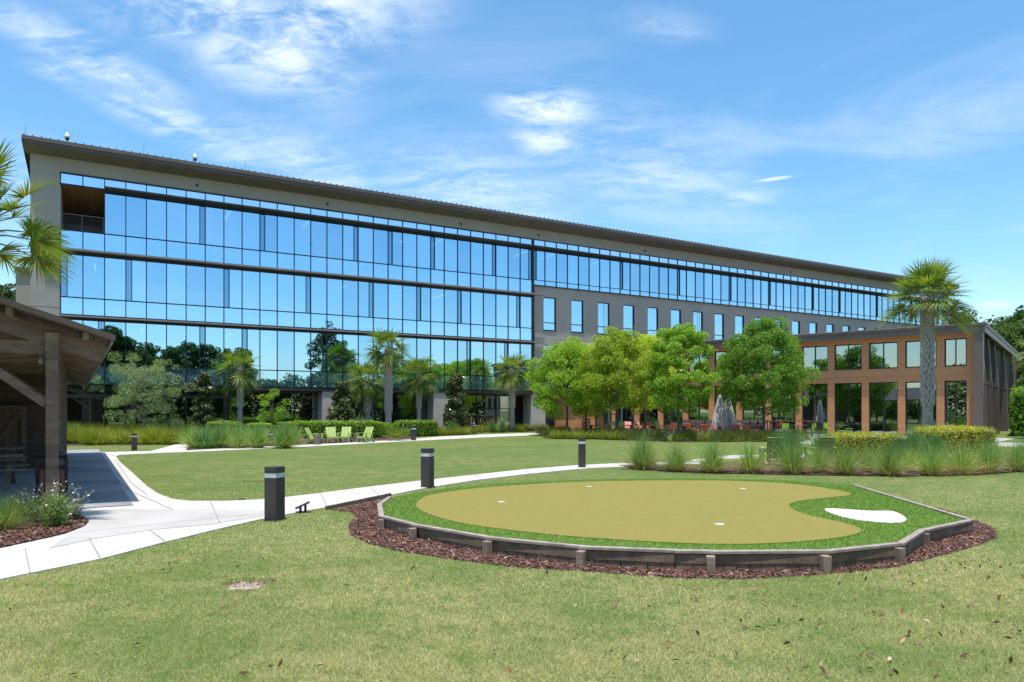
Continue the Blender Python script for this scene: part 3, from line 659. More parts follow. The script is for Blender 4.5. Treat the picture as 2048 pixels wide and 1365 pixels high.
# mullion grid
def mu(mb):
    for k in range(30):
        x=k*PW
        if k in (0,1): mb.bb(x-.03,x+.03,-.06,.06,3.5,13.72); mb.bb(x-.03,x+.03,-.06,.06,16.6,ZT)
        else: mb.bb(x-.03,x+.03,-.06,.06,3.5,ZT)
    for (vb,vt,sb) in rows:
        for z in (vb,): mb.bb(0,36.2,-.045,.05,z-.035,z+.035)
        mb.bb(0,36.2,-.05,.06,sb-.04,sb+.05); 
        if vt<16: mb.bb(0,36.2,-.05,.06,vt-.02,vt+.37 if vt>7 and vt<8 else vt+.36)
    mb.bb(2*PW,36.2,-.05,.06,16.53,16.73); mb.bb(0,2*PW,-.05,.06,16.62,16.73)
    mb.bb(-.04,36.24,-.075,.06,ZT-.02,ZT+.07)
    for (x,a,b) in vmull:
        if x<36.3: mb.bb(x-.025,x+.025,-.04,.06,a,b)
    mb.bb(-.05,.03,-.07,.06,0,3.5)
    for k in range(1,NB+1): mb.bb(k*PW-.03,k*PW+.03,-.05,.06,0,3.5)
    mb.bb(0,NB*PW,-.055,.06,2.68,2.87)
    mb.bb(0,NB*PW,-.055,.06,0,.14)
part('mullion_grid',M['mullion'],mu)
def mu2(mb):
    for k in range(NR+1):
        x=36.35+k*RW; mb.bb(x-.03,x+.03,-.06,.06,13.24,ZT)
    for z,h in ((13.27,.06),(13.73,.05),(16.62,.2),(ZT+.02,.08)): mb.bb(36.3,102.8,-.05,.06,z-h/2,z+h/2)
    for (x,a,b) in vmull:
        if x>36.3: mb.bb(x-.025,x+.025,-.04,.06,a,b)
    mb.bb(36.18,36.4,-.10,.10,3.4,ZT+.06)
part('ribbon_mullion_grid',M['mullion'],mu2)
part('recess_end_wall',M['interior'],lambda mb:(mb.bb(35.2,38.2,2.4,2.6,0,3.36)))
part('block_end_wall',M['mullion'],lambda mb: mb.bb(36.25,36.35,.0,.12,3.4,13.2))
# sunshades: thin blades on outrigger brackets
def shade(x0,x1,z,dep,n,bx):
    def f(mb):
        for i in range(4):
            y=-.12-dep*(i+.5)/4
            mb.box(((x0+x1)/2,y,z-.01),(x1-x0,dep/4*.62,.03),Matrix.Rotation(rad(-18),4,'X'))
        mb.bb(x0,x1,-dep-.16,-dep-.10,z-.05,z+.05)
        for k in range(n+1):
            x=x0+(x1-x0)*k/n; mb.bb(x-.02,x+.02,-dep-.1,-.04,z-.05,z+.03)
    part('sunshade',M[bx or 'shade'],f)
shade(2*PW,36.6,16.66,.62,27,'bronze'); shade(36.65,102.9,16.66,.62,53,'bronze'); shade(-.05,37.1,12.33,.55,30,0); shade(-.05,37.1,7.98,.55,30,0)
# balcony
def bal(mb):
    mb.bb(0.03,2*PW-.03,.06,5,13.4,13.69); mb.bb(-.0,.06,.35,5,13.69,16.7); mb.bb(0,2*PW,4.8,5,13.69,16.7)
part('balcony_wall',M['soffit'],bal)
part('balcony_ceiling',M['woodceil'],lambda mb: mb.add([(0.06,.06,16.58),(2*PW+.0,.06,16.58),(2*PW+.0,4.8,15.2),(.06,4.8,15.2),(0.06,.06,16.62),(2*PW+.0,.06,16.62),(2*PW+.0,4.8,15.3),(.06,4.8,15.3)],[(0,3,2,1),(4,5,6,7),(0,1,5,4),(2,3,7,6)]))
part('balcony_side_glass',M['vent'],lambda mb: mb.bb(2*PW-.02,2*PW,.2,4.8,13.7,16.5))
def rail(mb):
    for x in (.05,1.2,2.42): mb.bb(x-.02,x+.02,.0,.04,13.69,14.75)
    mb.bb(0,2.45,-.01,.05,14.72,14.77)
    for k in range(9): mb.bb(0,2.45,.015,.025,13.78+k*.1,13.79+k*.1)
part('railing',M['greymetal'],rail)
# interior
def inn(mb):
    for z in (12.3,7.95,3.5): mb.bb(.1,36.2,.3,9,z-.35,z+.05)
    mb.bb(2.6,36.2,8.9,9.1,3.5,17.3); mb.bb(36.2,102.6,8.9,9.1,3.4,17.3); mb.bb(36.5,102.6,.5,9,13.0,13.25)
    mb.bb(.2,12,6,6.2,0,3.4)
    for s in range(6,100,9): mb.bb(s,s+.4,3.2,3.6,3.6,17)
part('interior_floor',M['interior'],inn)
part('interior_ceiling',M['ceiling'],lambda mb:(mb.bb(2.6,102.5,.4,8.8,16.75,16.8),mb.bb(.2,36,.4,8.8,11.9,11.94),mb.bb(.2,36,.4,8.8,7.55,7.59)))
for (a,b,c,d) in blinds: part('roller_blind',M['blind'],lambda mb: mb.bb(a,b,.22,.235,c,d))
for z in (16.7,11.86,7.5):
    for k in range(2 if z>16 else 0,int((100 if z>16 else 35)/2.9)):
        if rr.random()<.5:
            yy=2.0+rr.random(); part('ceiling_light',M['strip'],lambda mb: mb.box((1.9+k*2.9,yy,z),(.07,2.6,.03)))
# punched windows
for k in range(20):
    a=37.5+3.12*k; b=a+1.42
    for (z0,z1,tr) in ((9.21,12.27,9.93),(4.75,7.87,5.45)):
        f=MB(); 
        f.bb(a,a+.05,.16,.34,z0,z1); f.bb(b-.05,b,.16,.34,z0,z1); f.bb(a+.05,b-.05,.16,.34,z0,z0+.06); f.bb(a+.05,b-.05,.16,.34,z1-.06,z1); f.bb(a+.05,b-.05,.18,.32,tr-.03,tr+.03); f.bb(a-.03,b+.03,.06,.16,z0-.05,z0)
        fo=f.build('window',M['mullion'],ob)
        pane('pane',M['spandrel'] if rr.random()<.4 else M['glass'],a+.05,b-.05,tr+.03,z1-.06,.27,parent=fo); pane('pane',M['spandrel'],a+.05,b-.05,z0+.06,tr-.03,.27,parent=fo)
part('window_backing',M['interior'],lambda mb:mb.bb(36.4,102.7,1.2,1.25,3.6,13))
# recessed ground floor: soffit, fascia strip, glazing, stone columns
part('recess_soffit',M['cedar'],lambda mb: mb.bb(NB*PW,36.3,.1,3.0,3.36,3.42))
part('recess_edge_beam',M['bronze'],lambda mb: (mb.bb(NB*PW,36.6,-.05,.12,3.3,3.5),mb.bb(36.6,60,.05,.16,3.25,3.4)))
gx=[NB*PW+.1+i*2.0 for i in range(13)]
for i in range(12):
    pane('recess_pane',M['clear'],gx[i],gx[i+1],.1,1.95,1.6); pane('recess_pane',M['clear'],gx[i],gx[i+1],1.95,3.3,1.6)
def g3(mb):
    for x in gx: mb.bb(x-.035,x+.035,1.52,1.66,0,3.36)
    for z in (.08,1.95,3.3): mb.bb(gx[0],gx[-1],1.54,1.66,z-.035,z+.035)
part('recess_mullions',M['mullion'],g3)
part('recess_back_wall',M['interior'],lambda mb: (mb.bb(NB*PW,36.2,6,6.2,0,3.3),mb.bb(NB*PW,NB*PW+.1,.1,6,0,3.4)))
for (x0,x1,ya) in ((0,0,0),):
    pass
def col(px0,px1,y0=.0,y1=.7,mat='column'):
    # wall-like column placed where two picture columns meet the facade plane
    def s_of(px): q=(px-CX)/FPX; return (29.6+q*45.9)/(.868-q*.4966)
    a,b=s_of(px0),s_of(px1); part('column',M[mat],lambda mb: mb.bb(a,b,y0+.02,1.5,0,3.3))
col(645,682); col(868,896); col(1063,1091); col(404,424)
part('left_pier_cladding',M['column'],lambda mb: mb.bb(-1.2,-.12,-.10,-.0,0,3.55))
# rear wing left of the main facade
rw=empty('rear_wing',(-39.7,56.0,0),OA,'plain brown stucco wing with flat top behind left end of glass block','building')
mb=MB(); mb.bb(0,7,0,9,0,12.9); mb.build('wall',M['stucco_light'],rw); mb=MB(); mb.bb(-.12,7.1,-.15,9.1,12.9,13.3); mb.build('parapet',M['bronze_roof'],rw)
# security cameras & rods on roof edge
def secam(s,label,k=.85):
    p=ob.matrix_world if False else None
    c,sn=math.cos(OA),math.sin(OA); y=-.7; x=OB.x+s*c-y*sn; yy=OB.y+s*sn+y*c
    t=empty('security_camera',(x,yy,18.95),OA,label,'security camera','domed cameras on the roof edge')
    t.scale=(k,k,k)
    MB().tube([(0,0,-.1),(0,0,.62)],.025,6).build('mast',M['greymetal'],t)
    MB().tube([(0,0,.62),(0,0,.70),(0,0,.80),(0,0,.92),(0,0,1.05),(0,0,1.12)],[.10,.21,.20,.13,.07,.03],12).build('housing',M['white'],t,smooth=True)
    MB().tube([(0,0,.46),(0,0,.5),(0,0,.58),(0,0,.63)],[.03,.10,.14,.15],12).build('dome',M['darkmetal'],t,smooth=True)
secam(.4,'white domed security camera on mast at left end of office roof'); secam(8.0,'white domed security camera on roof edge right of the first mast')
for i,(s,l) in enumerate(((-1.8,'thin lightning rod at left corner of office roof'),(4.8,'thin lightning rod between the two roof cameras'),(11.3,'thin lightning rod right of the second roof camera'))):
    c,sn=math.cos(OA),math.sin(OA); y=-1; x=OB.x+s*c-y*sn; yy=OB.y+s*sn+y*c
    tag(MB().tube([(x,yy,18.9),(x,yy,19.8)],.012,5).build('lightning_rod',M['greymetal']),l,'lightning rod','rods on the office roof')
# ================= cafe pavilion =================
KO=Vector((30.9,46.7,0)); KA=math.atan2(-.63,.776)
kf=empty('cafe_pavilion',KO,KA,'two storey orange wood clad pavilion with dark window frames and brown metal end','pavilion')
def kp(name,mat,f,bev=0): return part(name,mat,f,kf,bev)
P0=-.02; pitch=2.34; cw=.46; NBAY=12
edges=[-1.76]+[-1.76-.46-1.9-(pitch)*i for i in range(0,NBAY)]
edges=[-1.76]+[-4.13-pitch*i for i in range(NBAY)]     # left edge of each window
cols=[(-2.23,-1.76)]+[(-4.60-pitch*i,-4.13-pitch*i) for i in range(NBAY)]
KL=cols[-1][0]
def kw(mb):
    for (a,b) in cols: mb.bb(a,b,0,.5,.0,6.69)
    mb.bb(-.48,0,0,.5,0,6.69)
    mb.bb(KL,0,.002,.5,6.69,7.1)
    xs=[-.48]+[c for ab in cols for c in (ab[1],ab[0])]
    for i in range(0,len(xs)-1,2):
        mb.bb(xs[i+1],xs[i],.02,.48,3.83,4.80)
part_w=kp('wall',M['cedar'],kw)
kp('window_sill_band',M['cedar'],lambda mb: mb.bb(KL,-.48,-.012,.018,3.95,4.68))
wins=[(-1.76,-.48)]+[(cols[i+1][1],cols[i][0]) for i in range(len(cols)-1)]
for wi,(a,b) in enumerate(wins):
    for (z0,z1) in ((4.80,6.69),(.05,3.83)):
        f=MB(); y0,y1=.16,.28; fr=.07; m=(a+b)/2
        f.bb(a,a+fr,y0,y1,z0,z1); f.bb(b-fr,b,y0,y1,z0,z1); f.bb(a+fr,b-fr,y0,y1,z0,z0+.08); f.bb(a+fr,b-fr,y0,y1,z1-.08,z1); f.bb(m-.035,m+.035,y0,y1,z0+.08,z1-.08)
        o=f.build('window',M['mullion'],kf)
        for (c,d) in ((a+fr,m-.035),(m+.035,b-fr)):
            pane('pane',M['clear'],c,d,z0+.08,z1-.08,.22,.004,parent=o)
    if wi in (4,):
        f=MB(); f.bb(b-.98,b-.88,.10,.2,.05,2.9); f.bb(b-.12,b-.02,.10,.2,.05,2.9); f.bb(b-.98,b-.02,.10,.2,2.9,3.02); f.bb(b-.88,b-.12,.11,.19,.05,.25)
        d=f.build('door',M['bronze'],kf); MB().tube([(b-.80,.04,.95),(b-.80,.04,1.4)],.015,6).build('handle',M['white'],d)
def kr(mb): mb.bb(KL-.3,.62,-.75,.9,7.34,7.52); mb.bb(KL-.3,.62,.9,30,7.30,7.45)
kp('roof',M['bronze_roof'],kr)
def kfa(mb):
    mb.bb(KL-.32,.64,-.80,-.75,7.36,7.56); mb.bb(KL-.28,.60,-.68,-.60,6.96,7.36); mb.bb(.52,.6,-.6,36,6.96,7.36); mb.bb(.6,.66,-.75,36,7.34,7.54)
kp('fascia',M['bronze_roof'],kfa)
kp('drip_edge',M['cap'],lambda mb:(mb.bb(KL-.33,.66,-.83,-.80,7.53,7.575),mb.bb(.66,.69,-.8,36,7.51,7.56)))
kp('eave_soffit',M['cedar'],lambda mb: mb.bb(KL,.0,-.6,.02,6.99,7.03))
def kb(mb):
    mb.bb(-.02,.50,-.62,.0,0,7.08)                     # flat end pier facing front
kp('end_pier',M['bronze_roof'],kb)
kp('side_wall',M['bronze'],lambda mb:(mb.bb(.0,.12,.0,36,4.2,7.08),mb.bb(.0,.12,.0,1.2,0,4.2),mb.bb(.0,.12,9,36,0,4.2),mb.bb(.0,.12,3.0,6.4,0,4.2)))
kp('ribbed_cladding',M['bronze_roof'],lambda mb:[mb.bb(.12,.16,k*.4,k*.4+.05,.1,7.05) for k in range(3,90)])
for i,t in enumerate((.15,4.4,9.2,17.5,27)):
    def fn(mb):
        for (z0,z1,p0,p1) in ((0,3.6,.66,.60),(3.6,7.08,.60,.34)):
            vs=[(.1,t-.12,z0),(p0,t-.12,z0),(p0,t+.12,z0),(.1,t+.12,z0),(.1,t-.12,z1),(p1,t-.12,z1),(p1,t+.12,z1),(.1,t+.12,z1)]
            mb.add(vs,[(0,3,2,1),(4,5,6,7),(0,1,5,4),(1,2,6,5),(2,3,7,6),(3,0,4,7)])
        mb.bb(.1,.68,t-.14,t+.14,3.55,3.65)
    kp('fin',M['bronze_roof'],fn)
kp('side_window',M['clear'],lambda mb:(mb.bb(.03,.09,1.2,3.0,.1,4.2),mb.bb(.03,.09,6.4,9.0,.1,4.2)))
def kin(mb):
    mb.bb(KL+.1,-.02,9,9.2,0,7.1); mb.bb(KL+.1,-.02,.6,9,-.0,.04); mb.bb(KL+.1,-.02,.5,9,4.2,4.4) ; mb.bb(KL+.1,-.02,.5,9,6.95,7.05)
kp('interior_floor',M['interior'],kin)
for i in range(8): 
    for j in range(2): kp('yellow_post',M['yellow'],lambda mb: mb.bb(-1.2-2.34*i-j*.5,-1.08-2.34*i-j*.5,.62+j*.1,.74+j*.1,4.45,5.6))
kp('left_wing_block',M['cedar'],lambda mb: mb.bb(KL-2.6,KL-.02,-2.2,1.2,0,3.2))
kp('left_canopy',M['bronze_roof'],lambda mb: mb.bb(KL-3.0,KL+.0,-2.6,1.6,3.2,3.5))
# ================= open timber shelter =================
sh=empty('timber_shelter',SE,SA,'open sided dark brown timber shelter with sloping roof and barn door','shelter')
def sp_(name,mat,f,bev=0): return part(name,mat,f,sh,bev)
PT=.325
def zr(x): return 3.20-PT*x      # underside of the roof deck (x negative to the left)
def slopeboard(mb,x0,x1,y0,y1,t,dz=0):
    vs=[(x0,y0,zr(x0)+dz),(x1,y0,zr(x1)+dz),(x1,y1,zr(x1)+dz),(x0,y1,zr(x0)+dz)]; vs+=[(a,b,c+t) for a,b,c in vs]
    mb.add(vs,[(0,3,2,1),(4,5,6,7),(0,1,5,4),(1,2,6,5),(2,3,7,6),(3,0,4,7)])
YE=18.6
sp_('roof_deck',M['deck'],lambda mb: slopeboard(mb,-5.2,0,-.1,YE,.05))
sp_('roof_metal',M['bronze'],lambda mb: slopeboard(mb,-5.2,.06,-.16,YE+.05,.05,.05))
sp_('rake_trim',M['bronze_roof'],lambda mb:(slopeboard(mb,-5.2,.07,-.19,-.16,.11,-.01),))
sp_('far_roof_slope',M['bronze'],lambda mb: mb.add([(-5.2,-.16,zr(-5.2)+.1),(-10.4,-.16,zr(0)+.1),(-10.4,YE,zr(0)+.1),(-5.2,YE,zr(-5.2)+.1),(-5.2,-.16,zr(-5.2)),(-10.4,-.16,zr(0)),(-10.4,YE,zr(0)),(-5.2,YE,zr(-5.2))],[(0,1,2,3),(7,6,5,4),(0,4,5,1),(1,5,6,2),(2,6,7,3)]))
sp_('eave_board',M['cap'],lambda mb: mb.bb(-.01,.03,-.1,YE,3.13,3.21))
for k in range(7):
    y=.35+2.95*k
    # rafter: deep sloping beam
    def raf(mb):
        vs=[]
        for yy in (y-.07,y+.07):
            vs+=[(-5.2,yy,zr(-5.2)-.14),(-.10,yy,zr(-.10)-.12),(-.05,yy,zr(-.05)-.20),(-.20,yy,zr(-.20)-.48),(-5.2,yy,zr(-5.2)-.50)]
        mb.add(vs,[(0,1,2,3,4),(9,8,7,6,5),(0,5,6,1),(1,6,7,2),(2,7,8,3),(3,8,9,4),(4,9,5,0)])
    sp_('rafter',M['timber'],raf)
    sp_('post',M['timber'],lambda mb: mb.bb(-1.06,-.86,y-.1,y+.1,0.03,zr(-.96)-.50),.008)
    sp_('post_cap',M['timber_grey'],lambda mb: mb.bb(-1.075,-.845,y-.115,y+.115,zr(-.96)-.56,zr(-.96)-.2),.01)
    sp_('tie_beam',M['timber'],lambda mb: mb.bb(-9.4,-1.07,y-.065,y+.065,2.90,3.14),.006)
    if k<1 or True:
        sp_('brace',M['timber'],lambda mb: mb.bar((-1.05,y,1.95),(-2.25,y,2.92),.13,.15,(0,0,1)))
    sp_('post',M['timber'],lambda mb: mb.bb(-9.5,-9.3,y-.1,y+.1,0.03,3.0),.008)
for x in (-.42,-1.6,-2.8,-4.0):
    sp_('purlin',M['timber_grey'],lambda mb: mb.bar((x,-.08,zr(x)-.075),(x,YE-.1,zr(x)-.075),.10,.13),.01)
WY=10.7
sp_('back_wall',M['lap'],lambda mb: mb.bb(-9.4,-1.35,WY,WY+.2,0.03,3.3))
bd=sp_('barn_door',M['barn'],lambda mb: mb.bb(-4.15,-1.85,WY-.09,WY-.03,.08,1.98))
MB().bb(-4.15,-1.85,WY-.125,WY-.09,1.84,1.98).bb(-4.15,-1.85,WY-.125,WY-.09,.08,.22).bb(-4.15,-4.01,WY-.125,WY-.09,.22,1.84).bb(-1.99,-1.85,WY-.125,WY-.09,.22,1.84).bb(-3.07,-2.93,WY-.125,WY-.09,.22,1.84).bar((-2.9,WY-.108,.28),(-2.0,WY-.108,1.78),.03,.12,(0,0,1)).build('door_brace',M['timber'],bd)
sp_('door_track',M['darkmetal'],lambda mb: mb.bb(-6.5,-1.5,WY-.12,WY-.05,2.04,2.10))
sp_('wall_outlet',M['greymetal'],lambda mb: mb.bb(-1.72,-1.57,WY-.06,WY-.0,1.0,1.15))
sp_('side_wall',M['lap'],lambda mb: mb.bb(-1.55,-1.35,WY+.2,YE-.5,0.03,3.1))
# counter, pendant, string lights
c=sl(-5.6,9.2,.03); ct=empty('bar_counter',c,SA,'dark wood counter with pale top inside timber shelter','counter')
MB().bb(-1.9,1.9,-.4,.4,1.02,1.08).build('counter_top',M['column'],ct); MB().bb(-1.8,1.75,-.3,.3,0,1.02).build('base',M['lap'],ct)
pl=empty('pendant_lamp',sl(-4.1,7.2,2.62),SA,'grey metal pendant lamp glowing under shelter roof','lamp')
MB().tube([(0,0,0),(0,0,.05),(0,0,.12),(0,0,.2)],[.24,.20,.07,.04],16).build('lamp_shade',M['greymetal'],pl); MB().tube([(0,0,.2),(0,0,.75)],.01,5).build('cord',M['darkmetal'],pl); MB().tube([(0,0,-.02),(0,0,.04)],[.07,.07],10).build('lamp_bulb',M['lit'],pl)
stl=empty('string_lights',sl(-1.1,.6,2.75),0,'string of clear bulbs hanging from shelter post','string lights'); stl.rotation_euler=(0,0,SA)
mb=MB(); pts=[(-x*.25, -.0, .0-.12*math.sin(PI*(x%8)/8)+.05) for x in range(0,25)]; mb.tube([(p[0],p[1],p[2]+.1) for p in pts],.006,5); mb.build('cord',M['darkmetal'],stl)
for i in (0,5,10,15,20): 
    p=pts[i]; MB().tube([(p[0]-.05,p[1],p[2]+.1),(p[0]-.05,p[1],p[2]+.02),(p[0]-.05,p[1],p[2]-.0),(p[0]-.05,p[1],p[2]-.05),(p[0]-.05,p[1],p[2]-.08)],[.012,.016,.03,.034,.012],8).build('light_bulb',M['bulb'],stl,smooth=True)
# other parallel rows of picnic tables
def picnic(name,loc,rz,label,L=1.9,mat='timber_grey',cat='picnic table',group='picnic tables inside the shelter'):
    t=empty(name,loc,rz,label,cat,group)
    mb=MB(); [mb.bb(-L/2,L/2,-.36+i*.145,-.36+i*.145+.135,.71,.75) for i in range(5)]; mb.build('table_top',M[mat],t)
    for s in (-1,1):
        mb=MB(); [mb.bb(-L/2-.12,L/2+.12,s*.72+(i-1)*.135-.0,s*.72+(i-1)*.135+.125,.42,.46) for i in range(2)]; mb.build('bench_seat',M[mat],t)
        x=s*(L/2-.25)
        mb=MB(); mb.bar((x,-.72,.0),(x,.30,.71),.045,.10,(1,0,0)); mb.bar((x+.045,.72,.0),(x+.045,-.30,.71),.045,.10,(1,0,0)); mb.bb(x-.045,x-.0225,-.82,.82,.36,.42); mb.bb(x-.02,x+.02,-.34,.34,.66,.71); mb.build('leg_frame',M[mat],t)
    return t
p1=picnic('picnic_table',(-12.5,16.2,.0365),SA,'weathered picnic table in shelter nearest the viewer')
# ================= vegetation =================
def tree_mesh(seed,H,zb,R,n_clump,leaves,ls,shape='round',crad=.26,jit=.16):
    r=np.random.default_rng(seed); cs=[]; rs=[]
    Hc=H-zb; 
    for i in range(n_clump):
        t=((i+.5)/n_clump)**.85
        if shape=='round': prof=math.sin(PI*min(1,(.12+.86*t)))**.62
        elif shape=='cone': prof=max(.12,(1-t)**.75)*min(1,.55+t*3)
        elif shape=='vase': prof=math.sin(PI*min(1,(.25+.72*t)))**.5
        elif shape=='spread': prof=math.sin(PI*min(1,(.22+.7*t)))**.55
        else: prof=math.sin(PI*min(1,(.08+.86*t)))**.9
        a=i*2.399+r.uniform(-.5,.5); q=r.uniform(.35,1)**.6
        rr_=R*prof*q*(1-crad*.7)
        c=np.array([rr_*math.cos(a),rr_*math.sin(a),zb+Hc*(t*.93+.03)])+r.normal(0,jit,3)
        cs.append(c); rs.append(crad*R*r.uniform(.65,1.25))
    cs=np.array(cs); rs=np.array(rs); pr=rs**2; pr/=pr.sum()
    k=r.choice(len(cs),leaves,p=pr); d=unit(r.normal(size=(leaves,3))); rad_=rs[k]*r.uniform(.35,1,leaves)**.45*(1+.25*r.normal(size=leaves)*(r.uniform(size=leaves)<.15))
    p=cs[k]+d*rad_[:,None]*np.array([1,1,.72])
    cen=np.array([0,0,zb+Hc*.45]); nb=unit(p-cen)*.7+np.array([0,0,.55])
    v,f=leaf_arrays(p,ls,r,nb)
    return v,f,cs,rs
def tree(name,loc,label,mat,seed,H,zb,R,n_clump=60,leaves=12000,ls=.07,shape='round',tr=.12,crad=.26,cat='tree',group=None,jit=.16,rz=0,bark='bark',lean=(0,0),stems=1,limbs=14):
    t=empty(name,loc,rz,label,cat,group)
    v,f,cs,rs=tree_mesh(seed,H,zb,R,n_clump,leaves,ls,shape,crad,jit)
    link('crown',np_mesh('crown',v,f,M[mat]),t)
    mb=MB(); r=random.Random(seed)
    for s in range(stems):
        ox=0 if stems==1 else (s-(stems-1)/2)*.25
        top=Vector((ox+lean[0],lean[1],zb+(H-zb)*.72)); fork=Vector((ox*.8+lean[0]*.2,0,zb*.9+.15))
        mb.tube([(ox*.6,0,-.05),(ox*.62,0,.12),(ox*.7,.02,zb*.5),fork,(fork+top)/2+Vector((r.uniform(-.1,.1),r.uniform(-.1,.1),0)),top],[tr*1.35,tr*1.05,tr*.92,tr*.8,tr*.45,tr*.1],9)
        idx=list(range(len(cs))); r.shuffle(idx)
        for i in idx[:limbs]:
            c=Vector(cs[i]); z0=max(zb*.85,min(c.z-.35*(c.xy.length),top.z-.2)); s0=Vector((ox*.8+lean[0]*.3,lean[1]*.3,z0)); m=(s0+c)/2+Vector((0,0,.08*(c-s0).length)); 
            mb.tube([s0,m,c],[tr*.42,tr*.25,tr*.06],5,False)
    mb.build('trunk',M[bark],t,smooth=True)
    return t
def frond_arrays(r,org,az,el,pet,L,nseg=34,droop=.35,w=.022,fold=.35,K=4,jit=.2):
    # a costapalmate fan leaf
    f=np.array([math.cos(az)*math.cos(el),math.sin(az)*math.cos(el),math.sin(el)]); s=unit(np.cross(f,[0,0,1.0])); u=np.cross(s,f)
    hub=org+f*pet+np.array([0,0,-.10*pet*math.cos(el)])
    f2=unit(f+np.array([0,0,-.28*math.cos(el)])); s=unit(np.cross(f2,[0,0,1.0])); u=np.cross(s,f2)
    a=np.linspace(-2.25,2.25,nseg)+r.normal(0,.03,nseg)
    tw=r.normal(0,.35)
    sd=s*math.cos(tw)+u*math.sin(tw); uu=np.cross(sd,f2)
    dirs=np.cos(a)[:,None]*f2+np.sin(a)[:,None]*sd+ (np.abs(np.sin(a))*fold)[:,None]*uu
    dirs=unit(dirs); ll=L*(.62+.38*np.cos(a*.62))*r.uniform(.88,1.08,nseg)
    start=hub[None]+f2[None]*(np.cos(a)*.22*L).clip(0)[:,None]
    t=np.linspace(0,1,K)
    cp=start[:,None,:]+dirs[:,None,:]*(ll[:,None]*t[None])[...,None]
    dr=droop*r.uniform(.6,1.4,nseg)
    cp[...,2]-= (dr*ll)[:,None]*t[None]**2.2
    prof=np.interp(t,[0,.3,.65,1],[.55,1,.7,.06])
    wd=np.repeat((w*prof)[None],nseg,0)
    side=unit(np.cross(dirs,uu[None]+r.normal(0,jit,(nseg,3))))
    v,fa=ribbons(cp,wd,side)
    return v,fa,hub
def palm(name,loc,label,seed,H,R,n=34,tr=.17,trb=None,mat='palm',boots=True,K=4,nseg=34,w=.024,bootz=None,group=None,lowdroop=True,elmin=-48,rz=0,pf=.47,bf=.60,dr=1.0,jit=.2):
    t=empty(name,loc,rz,label,'palm tree',group); r=np.random.default_rng(seed); V=[];F=[];o=0; mb=MB()
    top=np.array([0,0,H-R*.80])
    for i in range(n):
        q=(i+.5)/n; el=rad(82-(82-elmin)*q**.9)+r.normal(0,.07); az=i*2.399+r.normal(0,.15)
        sc=r.uniform(.85,1.08)*(1 if q>.15 else .75)
        org=top+np.array([math.cos(az)*tr*.5,math.sin(az)*tr*.5,.10-.35*q])
        v,f,hub=frond_arrays(r,org,az,el,R*pf*sc,R*bf*sc,nseg,(.08+.30*q)*dr,w*R,.34,K,jit)
        V.append(v);F.append(f+o);o+=len(v)
        mb.tube([org,(org+hub)/2+np.array([0,0,.03]),hub],[.022,.014,.010],4,False)
    link('crown',np_mesh('crown',np.vstack(V),np.vstack(F),M[mat]),t)
    mb.build('leaf_stalks',M['limemetal2'],t)
    trb=trb or tr*1.1; m=MB(); zt=H-R*.98; prof=[(-.05,trb*1.15),(.15,trb*1.05),(zt*.35,tr*.95),(zt*.7,tr),(zt,tr*1.05),(zt+.25,tr*.5)]
    m.tube([(0,0,a) for a,_ in prof],[b for _,b in prof],16)
    m.build('trunk',M['palmbark'],t,smooth=True)
    if boots:
        b=MB(); z0=bootz if bootz is not None else zt*.35; rr_=random.Random(seed); z=z0; row=0
        while z<zt+.1:
            k=7
            for j in range(k):
                a=2*PI*(j+(row%2)*.5)/k+rr_.uniform(-.08,.08); cr=tr*1.0
                for sg in (-1,1):
                    # split petiole base: two crossing arms forming the basket-weave look
                    p0=Vector((math.cos(a)*cr,math.sin(a)*cr,z)); a2=a+sg*PI/k*.95; p1=Vector((math.cos(a2)*cr*1.16,math.sin(a2)*cr*1.16,z+.21+rr_.uniform(-.02,.02)))
                    b.bar(p0,p1,.055,.075,(math.cos(a),math.sin(a),0))
                a3=a+rr_.uniform(-.1,.1); out=rr_.uniform(1.22,1.55)
                b.bar(Vector((math.cos(a3)*cr*.98,math.sin(a3)*cr*.98,z+.10)),Vector((math.cos(a3)*cr*out,math.sin(a3)*cr*out,z+.26+rr_.uniform(0,.05))),.055*rr_.uniform(.7,1.2),.022,(0,0,1))
            z+=.17; row+=1
        b.build('leaf_bases',M['boots'],t)
    return t
def tuft_mesh(name,seed,n,h,spread,w,mats,K=5,straw=.12,upright=1.0,base=.09):
    r=np.random.default_rng(seed); a=r.uniform(0,2*PI,n); tilt=np.abs(r.normal(0,.72,n)).clip(0,1.35)/upright
    d=np.column_stack([np.cos(a),np.sin(a)]); b0=r.uniform(0,base,n)[:,None]*d
    L=h*r.uniform(.65,1.25,n); t=np.linspace(0,1,K)
    ang=tilt[:,None]*(.45+.9*t[None]**1.3)*spread
    stp=L[:,None]/(K-1); dx=np.sin(ang)*stp; dz=np.cos(ang)*stp
    rx=np.concatenate([np.zeros((n,1)),np.cumsum(dx[:,1:],1)],1); z=np.concatenate([np.zeros((n,1)),np.cumsum(dz[:,1:],1)],1)
    cp=np.stack([b0[:,0:1]+d[:,0:1]*rx,b0[:,1:2]+d[:,1:2]*rx,z.clip(.0)],2)
    wd=(w*r.uniform(.7,1.3,n))[:,None]*np.interp(t,[0,.4,1],[1,.8,.1])[None]
    s=unit(np.column_stack([-d[:,1],d[:,0],np.zeros(n)])+r.normal(0,.5,(n,3)))
    v,f=ribbons(cp,wd,s)
    mi=np.zeros(len(f),int)
    if len(mats)>1:
        ns=int(n*straw); mi=mi.reshape(n,K-1); mi[:ns]=1; 
        mi=mi.ravel()
        # straw blades are short and form the skirt
        vv=v.reshape(n,2*K,3); vv[:ns]*=np.array([1.35,1.35,.45]); v=vv.reshape(-1,3)
    return np_mesh(name,v,f,mats,mi)
